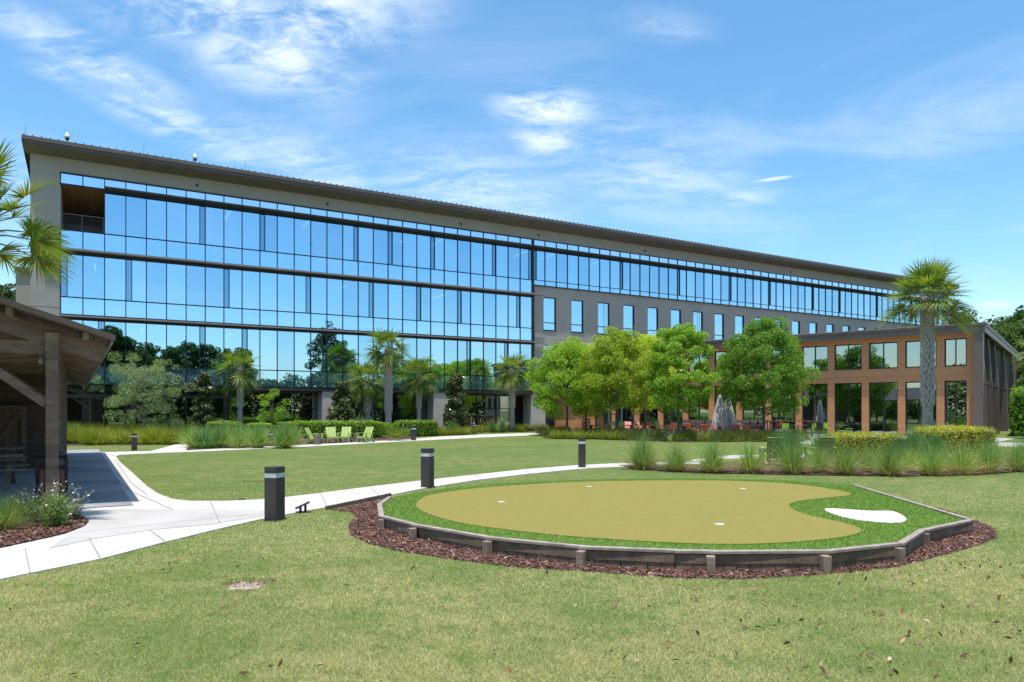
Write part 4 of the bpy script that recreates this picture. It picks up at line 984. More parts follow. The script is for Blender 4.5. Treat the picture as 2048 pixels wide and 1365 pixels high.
m=new_mat('leaf_stalk')[0]; m.node_tree.nodes['Principled BSDF'].inputs['Base Color'].default_value=(.16,.2,.05,1); M['limemetal2']=m
# --- near plants: front right bed
MU=[tuft_mesh('muhly',40+i,900,1.06,1.1,.0055,[M['muhly'],M['straw']],6,.34,1.0,.2) for i in range(4)]
rg=random.Random(9)
def put(mesh,name,x,y,sc,label,cat,group,z=0,Yset=None,loc=None):
    p=loc or G(x,y); o=link(name,mesh,None,(p[0],p[1],z),rg.uniform(0,6.28),(sc*rg.uniform(.93,1.07),sc*rg.uniform(.93,1.07),sc*rg.uniform(.92,1.08)))
    return tag(o,label,cat,group)
for i,(x,y,s) in enumerate((x,y,s*(.86 if x>1610 else 1.02)) for (x,y,s) in [(1284,939,.98),(1352,943,.86),(1424,946,.95),(1500,946,.9),(1585,948,.92),(1690,950,.95),(1778,952,1.0),(1862,951,1.0),(1925,949,1.0),(1975,946,1.05),(2035,943,1.1),(1990,928,.9),(2045,921,.9),(1300,934,.6),(1640,946,.8),(1735,945,.85),(1820,944,.85),(1890,944,.85),(1632,938,.8)]):
    put(MU[i%4],'muhly_grass',x,y,s,'feathery green grass clump with straw base along front of right hand bed','ornamental grass','muhly grass clumps edging the right bed')
BL=[tuft_mesh('blue_grass',60+i,1500,1.1,.8,.006,[M['muhly_b']],5,0,1.55,.2) for i in range(2)]
for i,(x,y,s) in enumerate([(1580,936,1.0),(1642,928,.88),(1822,922,.85),(1852,920,.8),(1870,926,.8),(1800,925,.7)]):
    put(BL[i%2],'blue_green_grass',x,y,s,['tall dense blue green grass clump beside lime garden chair','tall blue green grass clump just left of golden hedge','blue green grass clump in gap between the two golden hedges'][min(i,2)],'ornamental grass','upright blue green grasses in the right bed')
# hedges: leafy shells over a dark core
def hedge(name,p0,p1,depth,h,label,mat,n=9000,ls=.03,rnd=.25,group=None,z=0):
    p0=Vector(p0); p1=Vector(p1); c=(p0+p1)/2; L=(p1-p0).length; rz=math.atan2(p1.y-p0.y,p1.x-p0.x); t=empty(name,(c.x,c.y,z),rz,label,'hedge',group)
    r=np.random.default_rng(int(abs(p0.x)*100)+7); q=r.uniform(-1,1,(n*3,3)); 
    # superellipsoid-ish surface points
    e=5; s=(np.abs(q)**e).sum(1)**(1/e); q=q/s[:,None]; q=q[q[:,2]>-.95][:n]
    lump=1+.05*np.sin(q[:,0]*L*3+1)+.04*np.sin(q[:,0]*L*7)+r.normal(0,.035,len(q))
    p=q*np.array([L/2,depth/2,h/2])*lump[:,None]*r.uniform(.90,1.02,len(q))[:,None]+np.array([0,0,h/2])
    v,f=leaf_arrays(p,ls,r,q*.9+np.array([0,0,.5])); link('foliage',np_mesh('foliage',v,f,M[mat]),t)
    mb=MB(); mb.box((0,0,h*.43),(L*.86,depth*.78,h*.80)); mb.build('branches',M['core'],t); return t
hedge('clipped_hedge',G(1658,921),G(1790,921),1.5,1.0,'low golden topped clipped hedge behind the muhly grass right of lime garden chair','hedge_y',16000,.026)
hedge('clipped_hedge',G(1846,919),G(1962,917),1.7,1.22,'taller golden topped clipped hedge in front of big palm trunk','hedge_y',16000,.026)
# palms
palm('palm_tree',(A(1855,27.6)[0],27.6,0),'tall cabbage palm with criss cross bark standing before orange pavilion',11,7.6,1.64,48,.19,.215,'palm',True,5,38,.0135,2.0,elmin=-26,pf=.50,bf=.54,dr=.75,jit=.1)
palm('palm_tree',(A(-50,10.9)[0],10.9,0),'near palm crown with yellowing fronds at left edge above shelter roof',12,5.75,1.24,26,.2,.2,'palm_y',False,5,46,.0125,elmin=-20,pf=.60,bf=.47,dr=.55,jit=.08)
for i,(px,Y,H,R,tr,l) in enumerate([(480,48.5,6.05,1.85,.2,'small palm in front of glass left of the lime chairs, standing alone'),(777,50.4,7.75,2.1,.27,'tallest of the palms by the glass facade, right of four lime chairs'),
   (735,54.0,5.7,2.1,.27,'stout palm just left of the tallest courtyard palm'),(838,54.5,6.0,2.0,.2,'slender palm just right of the tallest courtyard palm'),(1024,59.0,6.55,2.0,.26,'palm beside right corner of big glass wall'),
   (462,50.2,5.9,1.5,.2,'palm half hidden behind the small lone courtyard palm')]):
    if i==5: continue
    palm('palm_tree',(A(px,Y)[0],Y,0),l,20+i,H,R*.84,34,tr*.82,None,'palm',True,4,26,.018,1.6 if i in (1,2) else 2.0,'courtyard palms',elmin=-60)
palm('palm_tree',(A(2088,44)[0]+.0,44,0),'palm frond tips entering at right edge beside pavilion',33,6.9,1.7,26,.2,None,'palm',False,4,26,.016,elmin=-40)
# patio trees
tree('shade_tree',(A(1357,42.5)[0],42.5,0),'bright green round tree before pavilion, left of the closed umbrellas','maple',101,7.05,1.8,2.3,92,32000,.062,'round',.085,.20,'tree','patio shade trees',.2)
tree('shade_tree',(A(1528,43.5)[0],43.5,0),'broad deep green tree before pavilion, right of the closed umbrellas','maple_d',102,7.2,1.7,3.1,120,42000,.066,'round',.09,.185,'tree','patio shade trees',.24)
tree('shade_tree',(A(1233,46)[0],46,0),'yellow green tree above long picnic tables','maple_y',103,7.0,1.75,2.75,95,33000,.066,'round',.09,.20,'tree','patio shade trees',.22)
tree('shade_tree',(A(1134,50)[0],50,0),'leftmost bright green patio tree against the office wall','maple',104,6.5,1.5,3.0,95,32000,.07,'round',.1,.21,'tree','patio shade trees',.22)
tree('shade_tree',(A(1172,53)[0],53,0),'yellowish tree tucked between leftmost and third patio trees','maple_y',105,6.8,1.8,2.7,80,22000,.07,'round',.1,.22,'tree','patio shade trees',.22)
tree('shade_tree',(A(1290,52)[0],52,0),'yellow green tree at the back, peeking between patio trees','maple_y',106,7.4,1.8,3.0,80,22000,.07,'round',.1,.22,'tree','patio shade trees',.22)
tree('oak_tree',(A(287,43)[0],43,0),'silvery green spreading young tree in front of dark glass at left','oak',107,5.1,1.0,2.55,85,17000,.038,'spread',.075,.15,'tree',None,.28,limbs=30)
tree('small_tree',(A(545,46)[0],46,0),'small bright green sapling above hedge, between lone palm and chairs','maple_d',108,3.0,.5,1.1,22,2600,.05,'round',.04,.28)
for i,(px,Y,H,R,l) in enumerate([(407,46.5,4.3,1.05,'narrow magnolia bush tree beside lone palm at left'),(683,52,3.9,1.35,'magnolia against pale stone column behind lime chairs'),(912,54,4.6,1.3,'dark conical magnolia between slender palm and right corner palm')]):
    tree('magnolia_tree',(A(px,Y)[0],Y,0),l,'magnolia',120+i,H,.15,R,60,9500,.085,'cone',.06,.26,'tree','magnolias along the facade',.12,limbs=24)
# hedge behind chairs
def hz(x,Y): return (A(x,Y)[0],Y,0)
hedge('boxwood_hedge',hz(562,45.2),hz(770,46.3),1.4,1.12,'long clipped bright green hedge behind the four lime chairs','hedge',22000,.05)
hedge('boxwood_hedge',hz(788,47.5),hz(872,49.5),1.2,1.1,'clipped green hedge right of tallest courtyard palm','hedge',9000,.05)
hedge('boxwood_hedge',hz(418,44.5),hz(482,44.6),1.3,1.1,'short clipped green hedge left of lone palm trunk','hedge',7000,.05)
hedge('boxwood_hedge',hz(494,44.8),hz(545,45),1.1,1.0,'short clipped green hedge right of lone palm trunk','hedge',5000,.05)
# left far bed
LI=[tuft_mesh('liriope',70+i,420,.78,1.1,.012,[M['liriope']],5,0,1.0,.3) for i in range(4)]
i=0
for row,(yb,xs) in enumerate([(889,range(112,372,20)),(884,range(118,380,22)),(878,range(122,400,28))]):
    for x in xs:
        put(LI[i%4],'lilyturf_clump',x+rg.uniform(-6,6),yb+rg.uniform(-1.5,1.5),rg.uniform(.8,1.15),'yellow green grassy clump in the row before the left glass','ornamental grass','yellow green clumps along the left bed'); i+=1
GM=[tuft_mesh('muhly_far',80+i,480,1.0,1.05,.011,[M['muhly'],M['straw']],5,.1,1.0,.2) for i in range(3)]
GB=[tuft_mesh('muhly_far_blue',84+i,480,1.0,1.05,.011,[M['muhly_b'],M['muhly']],5,.4,1.0,.2) for i in range(2)]
i=0
for (yb,xs) in [(896,(388,408,430,452,474,496,518,560,572)),(889,(380,400,424,446,470,492,515,548,572,588)),(882,(400,430,460,490,520,550,580))]:
    for x in xs:
        put(([*GM,*GB])[rg.randrange(5)],'feathery_grass_clump',x+rg.uniform(-7,7),yb+rg.uniform(-1.5,1.5),rg.uniform(.75,1.05),'soft green feathery grass clump in bed left of lime chairs','ornamental grass','feathery clumps in the middle bed'); i+=1
SEG=[tuft_mesh('sedge',90+i,420,.60,1.1,.012,[M['sedge'],M['straw']],5,.1,1.0,.28) for i in range(3)]
SEL=[tuft_mesh('sedge_l',94+i,420,.60,1.1,.012,[M['liriope'],M['sedge']],5,.5,1.0,.28) for i in range(2)]
for (yb,x0,x1,st) in [(867,880,1100,16),(872,840,960,15),(864,960,1100,18)]:
    for x in range(x0,x1,st): put(SEL[rg.randrange(2)],'sedge_clump',x+rg.uniform(-4,4),yb-(x-x0)*.02+rg.uniform(-1,1),1.0,'low olive grass clump at foot of the facade, between chairs and patio trees','ornamental grass','olive clumps along the facade bed')
for (ya,yb,x0,x1,st) in [(872,880,1090,1620,13),(877,884,1100,1600,15),(868,874,1080,1500,18)]:
    for x in range(x0,x1,st):
        f=(x-x0)/(x1-x0); put((SEG+SEL)[rg.choice((0,1,2,0,1,2,3,4))],'sedge_clump',x+rg.uniform(-4,4),ya+(yb-ya)*min(1,f*1.6)+rg.uniform(-1,1),1.0,'dark green grass clump edging the lawn under the patio trees','ornamental grass','dark clumps under the patio trees')
# saw palmetto / sago like rosettes
def rosette(px,y,sc,label,mat='palm',seed=0,Y=None):
    p=G(px,y) if Y is None else A(px,Y); r=np.random.default_rng(seed); V=[];F=[];o=0
    for i in range(16):
        el=rad(75-65*(i/16)); az=i*2.399; v,f,h=frond_arrays(r,np.array([0,0,.05]),az,el,.45*sc,.5*sc,18,.15,.016*sc,.3,3); V.append(v);F.append(f+o);o+=len(v)
    tag(link('palmetto_shrub',np_mesh('palmetto',np.vstack(V),np.vstack(F),M[mat]),None,(p[0],p[1],.05)),label,'shrub','low palmetto shrubs')
for i,(px,y,sc,l) in enumerate([(140,878,1.15,'spiky palmetto at far left of the yellow green row'),(318,880,1.3,'spiky palmetto below the silvery tree'),(352,878,1.4,'spiky blue green palmetto between silvery tree and magnolia'),(788,882,1.0,'spiky palmetto with orange tips at foot of tallest palm'),(808,881,.9,'spiky palmetto right of the tallest palm trunk')]):
    rosette(px,y,sc,l,'palm_y' if i==3 else 'palm',200+i)
for i,(px,y,sc,l) in enumerate([(905,869,.8,'blue green shrub low before dark conical magnolia'),(985,866,.8,'blue green shrub left of the corner palm trunk'),(1005,866,.8,'blue green shrub at foot of the corner palm')]):
    put(BL[i%2],'grassy_shrub',px,y,sc,l,'shrub','blue green shrubs at the facade')
# near-left bed: gaura with stems and white flowers, grass clump
def gaura(loc,label,seed,n=46,h=.62,leaf=900):
    r=np.random.default_rng(seed); t=empty('gaura_plant',(loc[0],loc[1],.03),0,label,'flowering plant')
    a=r.uniform(0,2*PI,n); tilt=np.abs(r.normal(.35,.35,n)).clip(.05,1.1); L=h*r.uniform(.7,1.7,n); K=5; tt=np.linspace(0,1,K)
    d=np.column_stack([np.cos(a),np.sin(a)]); cp=np.stack([d[:,0:1]*np.sin(tilt)[:,None]*L[:,None]*tt*(.5+.5*tt)+r.normal(0,.05,(n,1)),d[:,1:2]*np.sin(tilt)[:,None]*L[:,None]*tt*(.5+.5*tt)+r.normal(0,.05,(n,1)),np.cos(tilt)[:,None]*L[:,None]*(tt-.15*tt**2)],2)
    s=unit(r.normal(size=(n,3))); v,f=ribbons(cp,np.full((n,K),.0025),s); link('stems',np_mesh('stems',v,f,M['straw']),t)
    q=r.uniform(0,.62,leaf); k=r.integers(0,n,leaf); i0=(q*(K-1)).astype(int); w=(q*(K-1)-i0)[:,None]; p=cp[k,i0]*(1-w)+cp[k,i0+1]*w; p+=r.normal(0,.045,(leaf,3)); p[:,2]=np.abs(p[:,2])
    v,f=leaf_arrays(p,.028,r,flat=.3,asp=.22); link('leaves',np_mesh('leaves',v,f,M['muhly']),t)
    m=60; k=r.integers(0,n,m); q=r.uniform(.6,1,m); i0=np.minimum((q*(K-1)).astype(int),K-2); w=(q*(K-1)-i0)[:,None]; p=cp[k,i0]*(1-w)+cp[k,i0+1]*w
    v,f=leaf_arrays(np.repeat(p,3,0)+r.normal(0,.006,(m*3,3)),.0125,r,asp=.8); link('flowers',np_mesh('flowers',v,f,M['flower']),t)['kind']='stuff'
gaura(G(108,1058),'bushy gaura with tiny white flowers on long stems by shelter post',300,70,.56,5200)
gaura(G(60,1046),'smaller gaura with thin pinkish stems left of the bushy one',301,34,.48,1200)
gaura(G(150,1036),'sparse gaura leaning over the concrete path',302,22,.42,400)
put(MU[0],'grass_clump',6,1064,.5,'green grass clump at left edge of the near mulch bed','ornamental grass',None,.03)
put(MU[1],'grass_clump',-60,1070,.6,'green grass clump just beyond left edge of the near mulch bed','ornamental grass',None,.03)
put(MU[2],'grass_clump',34,1046,.42,'pale grass clump between edge clump and gaura','ornamental grass',None,.03)
# gaura flowers in far right beds
for (px,y) in [(1300,881),(1340,885),(1400,884),(1420,884),(1265,880)]:
    gaura(G(px,y),{1300:'gaura with white blossoms left of the picnic table end',1340:'gaura with white blossoms just left of slim trunk',1400:'gaura with white blossoms before coral chair left of umbrellas',1420:'gaura with white blossoms right below closed umbrellas',1265:'gaura with white blossoms below long picnic table'}[px],310+px,24,.55,300)
# vines / shrubs at right
hedge('vine_screen',(34.9,47.8,0),(40.5,55.2,0),1.5,3.4,'tall green vine covered screen beside brown pavilion wall','maple_d',12000,.07)
# wooded backdrop right & left, trees behind the viewer (mirrored in the glass)
base=tree('forest_tree',(A(2010,118)[0],118,0),'broad deciduous tree in the wood beyond pavilion roof','forest',400,17,2,6.5,110,15000,.24,'round',.3,.22,'tree','trees of the wood beyond the pavilion',.5)
basep=tree('pine_tree',(A(1925,104)[0],104,0),'dark round topped pine left of the wood beyond pavilion roof','pine',401,15.8,7,5.0,60,12000,.22,'round',.28,.26,'tree',None,.4)
k=0
for (px,Y,s) in [(1965,125,.92),(2050,112,1.06),(2095,120,1.15),(1985,140,1.12),(1935,135,1.0),(2030,142,1.2),(2130,105,1.0),(2100,95,.85),(2060,90,.8),(2030,84,.72)]:
    dup(base,(A(px,Y)[0],Y,0),k*1.3,'deciduous tree in the green wood beyond pavilion roof','trees of the wood beyond the pavilion',s); k+=1
dup(basep,(A(12,74)[0],74,0),1.,'tree top rising behind shelter roof at far left',None,.92); 
# mirrored surroundings, standing behind the viewer
base['label']='broad deciduous tree in the wood beyond pavilion roof'
cyp=tree('tall_tree',(14,-34,0),'dark tall tree mirrored in the lower left glass','forest',410,17.0,1.0,3.6,90,11000,.22,'cone2',.3,.24,'tree','dark trees mirrored in the glass',.6)
rg2=random.Random(4)
spots=[]
for i in range(30):
    t=i/29; x=-30+72*t; y=-33-6*math.sin(t*5)+rg2.uniform(-3,3); spots.append((x,y,rg2.uniform(.8,1.0)))
for i in range(10): spots.append((46+rg2.uniform(-3,3)+i*2.5,-36+i*3.5,rg2.uniform(.45,.7)))
for i,(x,y,s) in enumerate(spots):
    if x>44: s*=1.0
    dup(cyp if i%3 else base,(x,y,0),rg2.uniform(0,6),'dark tree mirrored in the glass','dark trees mirrored in the glass',s*(1 if i%3 else .85))
r_=np.random.default_rng(77); n_=90000; th=r_.uniform(rad(-200),rad(20),n_); rad_=r_.uniform(50,60,n_)+6*np.sin(th*9)
hh=(6.5+2.2*np.sin(th*13)+1.6*np.sin(th*31)+1.0*np.sin(th*57)); p_=np.column_stack([5+rad_*np.cos(th)*1.35,rad_*np.sin(th)*.85+4,hh*r_.uniform(0,1,n_)**.7])
p_=p_[~((np.abs(p_[:,0])<p_[:,1]*.95)&(p_[:,1]>0))]
p_=p_[~((p_[:,1]>-8)&(p_[:,0]<0))]
v_,f_=leaf_arrays(p_,.34,r_,flat=.4); link('undergrowth',np_mesh('undergrowth',v_,f_,M['forest']))['kind']='stuff'
# big pine mirrored in the middle of the facade and lower woods on the right
pine=tree('pine_tree',(66,-26,0),'tall pine mirrored in the middle of the glass','pine',420,20.5,7,5.4,46,9000,.24,'round',.35,.24,'tree',None,.9,limbs=40)
dup(pine,(74,-30,0),2,'second pine mirrored beside the tall one in the glass',None,.82)
for i in range(9):
    dup(base,(70+i*5.5,-22+i*7.5+rg2.uniform(-3,3),0),i*.9,'low tree mirrored in the right part of the glass','low trees mirrored right',.42+.08*rg2.random())
for (x,y,h) in [(38,10,7.5),(52,2,8)]:
    palm('palm_tree',(x,y,0),{38:'palm mirrored in glass, nearer one of two',52:'palm mirrored in glass, farther one of two'}[x],int(500+x),h,2.1,30,.25,None,'palm',False,3,22,.022,elmin=-60)
# grey wing mirrored in the right part of the glass
gb=empty('campus_building',(66,30,0),OA+rad(90),'grey block mirrored in right end of the glass','building')
MB().bb(-9,9,-5,5,0,10.5).build('wall',M['greybldg'],gb); MB().bb(-9.3,9.3,-5.3,5.3,10.5,11.1).build('parapet',M['bronze_roof'],gb); MB().bb(-2,3,-6,-3,0,12.6).build('tower',M['brick'],gb)
for kx in range(-3,4): 
    for zz in (2,6): MB().bb(kx*2.4-.6,kx*2.4+.6,4.98,5.03,zz,zz+2.2).build('window',M['mullion'],gb)
# ================= street furniture =================
def bollard(px,y,h,rz,label,w=.215):
    p=G(px,y); t=empty('bollard_light',(p[0],p[1],0),rz,label,'bollard light','bollard lights along the paths')
    a=h*.80; b=h*.885
    MB().bb(-w/2,w/2,-w/2,w/2,.012,a).build('post',M['bollard'],t,bev=.004); MB().bb(-w*.62,w*.62,-w*.62,w*.62,0,.012).build('base_plate',M['bollard'],t); MB().bb(-w/2+.004,w/2-.004,-w/2+.004,w/2-.004,a,b).build('lens',M['lens'],t); MB().bb(-w/2,w/2,-w/2,w/2,b,h).build('cap',M['bollard'],t,bev=.004)
for q in [(549.5,1041,.90,rad(-38)+.33,'nearest dark bollard light standing on grass left of the putting green',.235),(855,976,.935,rad(-40)+.3,'dark bollard light at back left edge of the putting green',.235),(1164,936,.96,rad(-35)+.45,'dark bollard light beside path behind the putting green',.225),
  (268.5,901,.76,.5,'small distant bollard light in grass strip at left',.23),(542,893,.74,.6,'distant bollard light among feathery grasses left of lime chairs',.22),(827,881.5,.84,.4,'distant bollard light right of the lime chairs by tallest palm',.25),(948,868,.75,.5,'farthest bollard light in front of conical magnolia',.3),(1977,884,.80,.5,'bollard light right of golden hedge near pavilion corner',.5)]: bollard(*q)
p=G(605,1026); fl=empty('flood_light',(p[0],p[1],0),.35,'low dark flood light with slanted panel between bollard and putting green','flood light')
MB().box((0,0,.135),(.27,.16,.018),Matrix.Rotation(rad(-24),4,'Y')).build('lamp_panel',M['darkmetal'],fl,bev=.003); MB().bb(-.055,-.015,-.03,.03,0,.12).bb(.03,.07,-.03,.03,0,.14).build('stand',M['darkmetal'],fl)
p=G(484,1001.5); MB_=MB().tube([(0,0,0),(0,0,.02),(0,0,.04)],[.10,.08,.03],14); tag(MB_.build('utility_cover',M['darkmetal'],None,(p[0],p[1],.0)),'small dark dome cover at lawn edge by the path','utility cover')
p=G(511,963); tag(MB().bb(-.32,.32,-.05,.05,0,.008).build('drain_grate',M['soil'],None,(p[0],p[1],.0)),'brown drain strip set in the middle lawn','drain grate')
# adirondack chairs (flat modern type)
def adirondack(loc,rz,label,mat,group,sc=1):
    t=empty('adirondack_chair',loc,rz,label,'garden chair',group); t.scale=(sc,)*3
    m=M[mat]
    # faces -y ; seat slopes back
    mb=MB()
    for i in range(4): y=-.36+i*.14; z=.36-(i*.035); mb.box((0,y,z),(.56,.13,.022),Matrix.Rotation(rad(-14),4,'X'))
    mb.bb(-.28,.28,-.445,-.425,.27,.37); mb.build('seat',m,t)
    mb=MB()
    for i in range(3):
        x=-.195+i*.195; mb.bar((x,.10,.24),(x,.46,.93),.185,.02,(0,-1,.5))
    mb.bar((-.29,.25,.5),(.29,.25,.5),.02,.05); mb.bar((-.29,.42,.82),(.29,.42,.82),.02,.05); mb.build('backrest',m,t)
    for s in (-1,1):
        MB().bb(s*.30,s*.42,-.44,.34,.555,.58).build('armrest',m,t)
        MB().bb(s*.29,s*.33,-.42,-.31,0,.555).build('leg',m,t)
        MB().bar((s*.31,-.30,.33),(s*.31,.50,.0),.035,.12).build('leg',m,t)
        MB().bar((s*.345,.20,.555),(s*.345,.28,.12),.03,.06).build('arm_support',m,t)
    return t
g4='lime garden chairs around stump tables'
for (px,y,rz,l) in [(628,888.5,rad(82),'lime garden chair seen side on, leftmost by the stump'),(663,886.5,rad(22),'lime garden chair second from left, turned slightly right'),(690,885.5,rad(0),'lime garden chair facing straight ahead, left of wide stump'),(731,885.5,rad(-24),'rightmost lime garden chair of the row, turned left')]:
    p=G(px,y); adirondack((p[0],p[1],.012),rz,l,'lime',g4,.93)
def stump(px,y,r0,h,label):
    p=G(px,y); rr_=random.Random(px); t=empty('stump_table',(p[0],p[1],0),0,label,'stump table','log stump tables')
    n=18; mb=MB(); prof=[1+rr_.uniform(-.09,.09) for _ in range(n)]; rings=[(0,1.08),(h*.3,1.0),(h*.7,1.02),(h,.98)]
    vs=[(r0*k*prof[i]*math.cos(2*PI*i/n),r0*k*prof[i]*math.sin(2*PI*i/n),z) for z,k in rings for i in range(n)]
    fs=[(a*n+i,a*n+(i+1)%n,(a+1)*n+(i+1)%n,(a+1)*n+i) for a in range(3) for i in range(n)]
    mb.add(vs,fs); mb.build('bark',M['stump'],t,smooth=True)
    mb=MB(); mb.add([(r0*.98*prof[i]*math.cos(2*PI*i/n),r0*.98*prof[i]*math.sin(2*PI*i/n),h+.002) for i in range(n)],[tuple(range(n))]); mb.build('cut_top',M['timber_grey'],t)
stump(635,890,.17,.50,'log stump table in front of side-on lime chair'); stump(675,884,.15,.45,'small log stump between second and third lime chairs'); stump(713,885,.18,.50,'wide log stump left of rightmost lime chair'); stump(1529,926,.20,.50,'grey log stump beside lime chair in right bed')
# lime chairs in the right bed
p=G(1549,932); adirondack((p[0],p[1],.02),rad(168),'lime garden chair seen from behind, shaded, left of tall blue green grass','lime',None,1.0)
p=G(1640,930); adirondack((p[0],p[1],.02),rad(186),'lime garden chair mostly hidden between two blue green grasses','lime',None,1.0)
p=G(1690,901); adirondack((p[0],p[1],.02),rad(150),'lime garden chair with its top edge just above golden hedge','lime',None,.95)
# coral chairs
gc='coral garden chairs on the patio'
ZP=.0105
for (px,y,rz,mat,l) in [(1407,876,rad(175),'coral','coral garden chair seen from behind just left of closed umbrellas'),(1439,877,rad(70),'pink','pink garden chair seen from the side below closed umbrellas'),(1468,877,rad(172),'coral','coral garden chair seen from behind right of closed umbrellas'),
   (1503,876,rad(100),'coral','coral garden chair half hidden in grass right of umbrellas'),(1377,872,rad(150),'coral','coral garden chair behind tree trunk left of umbrellas'),(1345,870,rad(185),'coral','coral garden chair by the right hand end of picnic tables'),
   (1308,868,rad(120),'coral','low coral chair between the picnic tables'),(1259,866,rad(10),'pink','pink backed chair behind long picnic table, left one'),(1285,866,rad(60),'pink','pink backed chair behind long picnic table, right one'),
   (1722,868,rad(-70),'coral','red garden chair beside orange column under pavilion'),(1647,867,rad(20),'pink','pink garden chair by pavilion door')]:
    p=G(px,y); adirondack((p[0],p[1],ZP),rz,l,mat,gc,.95)
# slat back bistro chairs
def bistro(px,y,rz,label,mat,group):
    p=G(px,y); t=empty('bistro_chair',(p[0],p[1],ZP),rz,label,'chair',group); m=M[mat]
    MB().bb(-.22,.22,-.22,.20,.44,.465).build('seat',m,t); mb=MB(); [mb.bb(-.2+i*.055,-.2+i*.055+.045,.225,.245,.52,.86) for i in range(8)]; mb.bb(-.22,.22,.22,.25,.84,.88).bb(-.22,.22,.22,.25,.50,.53); mb.build('backrest',m,t)
    for x in (-.2,.2): MB().tube([(x,-.2,0),(x,-.2,.44)],.013,6).build('leg',m,t); MB().tube([(x,.26,0),(x,.22,.44),(x,.235,.86)],.013,6).build('leg',m,t)
for q in [(1697,870,rad(-15),'lime slatted chair at right side of small grey table','limemetal','lime bistro chairs'),(1657,870,rad(105),'lime slatted chair at left side of small grey table','limemetal','lime bistro chairs'),(1571,872,rad(160),'lime slatted chair left of door, seen over the grass','limemetal','lime bistro chairs'),(1622,872,rad(-75),'lime slatted chair beside reddish shrub near door','limemetal','lime bistro chairs'),
   (1226,864,rad(0),'green chair leftmost behind long picnic table','dgreen','green metal chairs'),(1243,864,rad(0),'green chair second behind long picnic table','dgreen','green metal chairs'),(1273,864,rad(0),'green chair between pink chairs','dgreen','green metal chairs'),(1315,864,rad(0),'green chair right of pink chairs by the columns','dgreen','green metal chairs')]: bistro(*q)
def cafe_table(px,y,label):
    p=G(px,y); t=empty('cafe_table',(p[0],p[1],ZP),.4,label,'table','grey pedestal tables')
    MB().bb(-.45,.45,-.45,.45,.72,.75).build('table_top',M['greymetal'],t,bev=.01); MB().tube([(0,0,0),(0,0,.72)],.04,8).build('pedestal',M['darkmetal'],t); MB().bb(-.25,.25,-.25,.25,0,.03).build('foot',M['darkmetal'],t)
cafe_table(1676,872,'grey pedestal table between two lime slatted chairs'); cafe_table(1596,872,'grey pedestal table left of orange column by door'); cafe_table(1892,872,'grey pedestal table behind golden hedge at pavilion corner')
# long picnic tables and high bar
for (px,y,L,l) in [(1222,872,3.4,'long dark picnic table at left end of patio'),(1283,871,2.0,'short dark picnic table between pink chairs'),(1337,873,2.6,'dark picnic table left of slim tree trunk')]:
    p=G(px,y); t=picnic('picnic_table',(p[0],p[1],ZP),rad(2),l,L,'brownwood','picnic table','dark picnic tables on the patio')
def bar(px0,px1,Y,label):
    a=A(px0,Y)[0]; b=A(px1,Y)[0]; c=(a+b)/2; L=b-a; t=empty('bar_table',(c,Y,ZP),0,label,'bar table','high tables on the patio')
    MB().bb(-L/2,L/2,-.3,.3,1.03,1.08).build('table_top',M['brownwood'],t)
    for x in (-L/2+.3,L/2-.3):
        mb=MB(); mb.bar((x-.25,0,0),(x+.25,0,1.03),.05,.05); mb.bar((x+.25,.06,0),(x-.25,.06,1.03),.05,.05); mb.bb(x-.32,x-.27,-.05,.05,0,1.03); mb.bb(x+.27,x+.32,-.05,.05,0,1.03); mb.build('leg_frame',M['darkmetal'],t)
bar(1358,1425,51.5,'high dark table left of the closed umbrellas'); bar(1540,1640,48.6,'high dark table with crossed legs left of door'); bar(1470,1535,51,'high dark table right of the closed umbrellas')
def stool(px,Y,label):
    t=empty('bar_stool',(A(px,Y)[0],Y,ZP),0,label,'bar stool','grey bar stools'); m=M['greymetal']
    MB().bb(-.2,.2,-.2,.2,.72,.76).build('seat',m,t); MB().bb(-.22,.22,-.21,-.18,.88,1.12).build('backrest',m,t)
    for x in (-.19,.19):
        for y in (-.19,.19): MB().tube([(x*1.15,y*1.15,0),(x,y,.72 if y>0 else 1.1)],.012,5).build('leg',m,t)
for i,px in enumerate((1368,1384,1400,1416)): stool(px,50.6,'%s grey stool from the left at high table left of umbrellas'%('first','second','third','fourth')[i])
for i,px in enumerate((1474,1490,1506,1522)): stool(px,50.2,'%s grey stool from the left at high table right of umbrellas'%('first','second','third','fourth')[i])
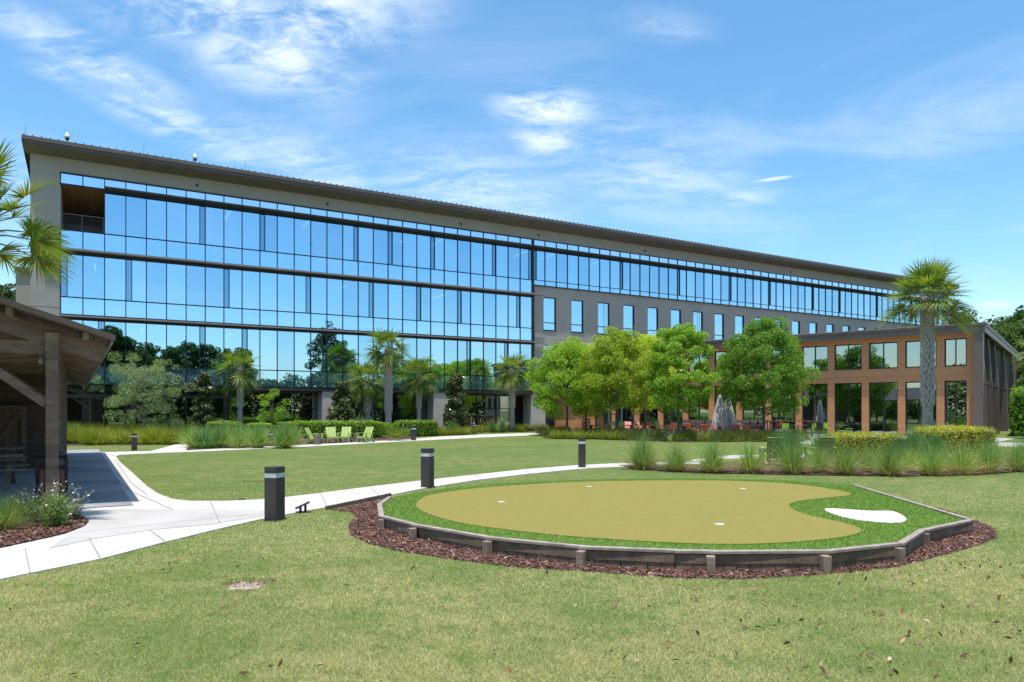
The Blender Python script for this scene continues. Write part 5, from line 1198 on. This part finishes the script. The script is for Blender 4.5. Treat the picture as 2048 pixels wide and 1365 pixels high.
# closed umbrellas
def umbrella(px,Y,h,label,seed):
    t=empty('patio_umbrella',(A(px,Y)[0],Y,ZP),0,label,'umbrella','closed grey patio umbrellas'); n=40; rr_=random.Random(seed)
    prof=[(h,.02),(h-.12,.10),(h-.5,.17),(h-1.0,.27),(h-1.5,.37),(h-1.95,.44),(h-2.2,.40)]; vs=[];fs=[]
    for j,(z,q) in enumerate(prof):
        for i in range(n):
            f=1+(.30*math.cos(i*2*PI/8)+.12*math.cos(i*2*PI/4+seed))*min(1,j/2); dz=(-.16*math.cos(i*2*PI/8) if j>=5 else 0)
            vs.append((q*f*math.cos(2*PI*i/n),q*f*math.sin(2*PI*i/n),z+dz))
    for j in range(len(prof)-1):
        for i in range(n): fs.append((j*n+i,(j+1)*n+i,(j+1)*n+(i+1)%n,j*n+(i+1)%n))
    mb=MB(); mb.add(vs,fs); mb.build('canopy',M['canvas'],t,smooth=True); MB().tube([(0,0,0),(0,0,h+.05)],.025,8).build('pole',M['darkmetal'],t); MB().tube([(0,0,0),(0,0,.08)],[.3,.28],16).build('base',M['darkmetal'],t)
umbrella(1440,46.2,2.85,'closed grey patio umbrella, left one of the leaning pair',1); umbrella(1456,46.8,2.75,'closed grey patio umbrella, right one of the pair',2)
# litter bins with wooden slats and arched hood
def bin_(loc,rz,label,sc=1):
    t=empty('litter_bin',loc,rz,label,'litter bin','litter bins with wooden slats'); t.scale=(sc,)*3; m=M['darkmetal']
    mb=MB()
    for x in (-.28,.28):
        for y in (-.28,.28): mb.bb(x-.03,x+.03,y-.03,y+.03,0,1.02)
    mb.bb(-.31,.31,-.31,.31,.76,.80); mb.bb(-.31,.31,-.31,.31,.05,.09); mb.bb(-.31,.31,-.31,-.27,.97,1.03).bb(-.31,.31,.27,.31,.97,1.03).bb(-.31,-.27,-.27,.27,.97,1.03).bb(.27,.31,-.27,.27,.97,1.03)
    mb.build('frame',m,t)
    mb=MB()
    for i in range(5):
        q=-.235+i*.105
        for s in (-1,1): mb.bb(q,q+.09,s*.255,s*.285,.1,.75); mb.bb(s*.255,s*.285,q,q+.09,.1,.75)
    mb.build('slats',M['slatwood'],t); MB().bb(-.24,.24,-.24,.24,.1,.74).build('liner',m,t)
    pts=[(-.3,0,1.0)]+[(.3*math.cos(PI-PI*k/8),0,1.03+.12*math.sin(PI*k/8)) for k in range(9)]+[(.3,0,1.0)]
    mb=MB(); 
    for k in range(8):
        a=pts[k+1]; b=pts[k+2]; mb.bar((a[0],0,a[2]),(b[0],0,b[2]),.6,.02)
    mb.build('hood',m,t)
q=sl(-.98,1.15,.035); bin_(q,SA,'dark litter bin with orange wood slats directly behind the near shelter post',.86)
p=G(1912,872); bin_((p[0],p[1]-1,ZP),.2,'dark hooded litter bin by right corner of orange pavilion')
p=G(1172,862); bin_((p[0],p[1],ZP),.2,'dark hooded litter bin left of the patio behind tree trunks',.95)
# more picnic tables within the shelter
p1['label']='nearest weathered picnic table inside timber shelter'
t2=dup(p1,(-14.75,19.4,.0365),SA,'farther weathered picnic table inside timber shelter, behind the nearest')
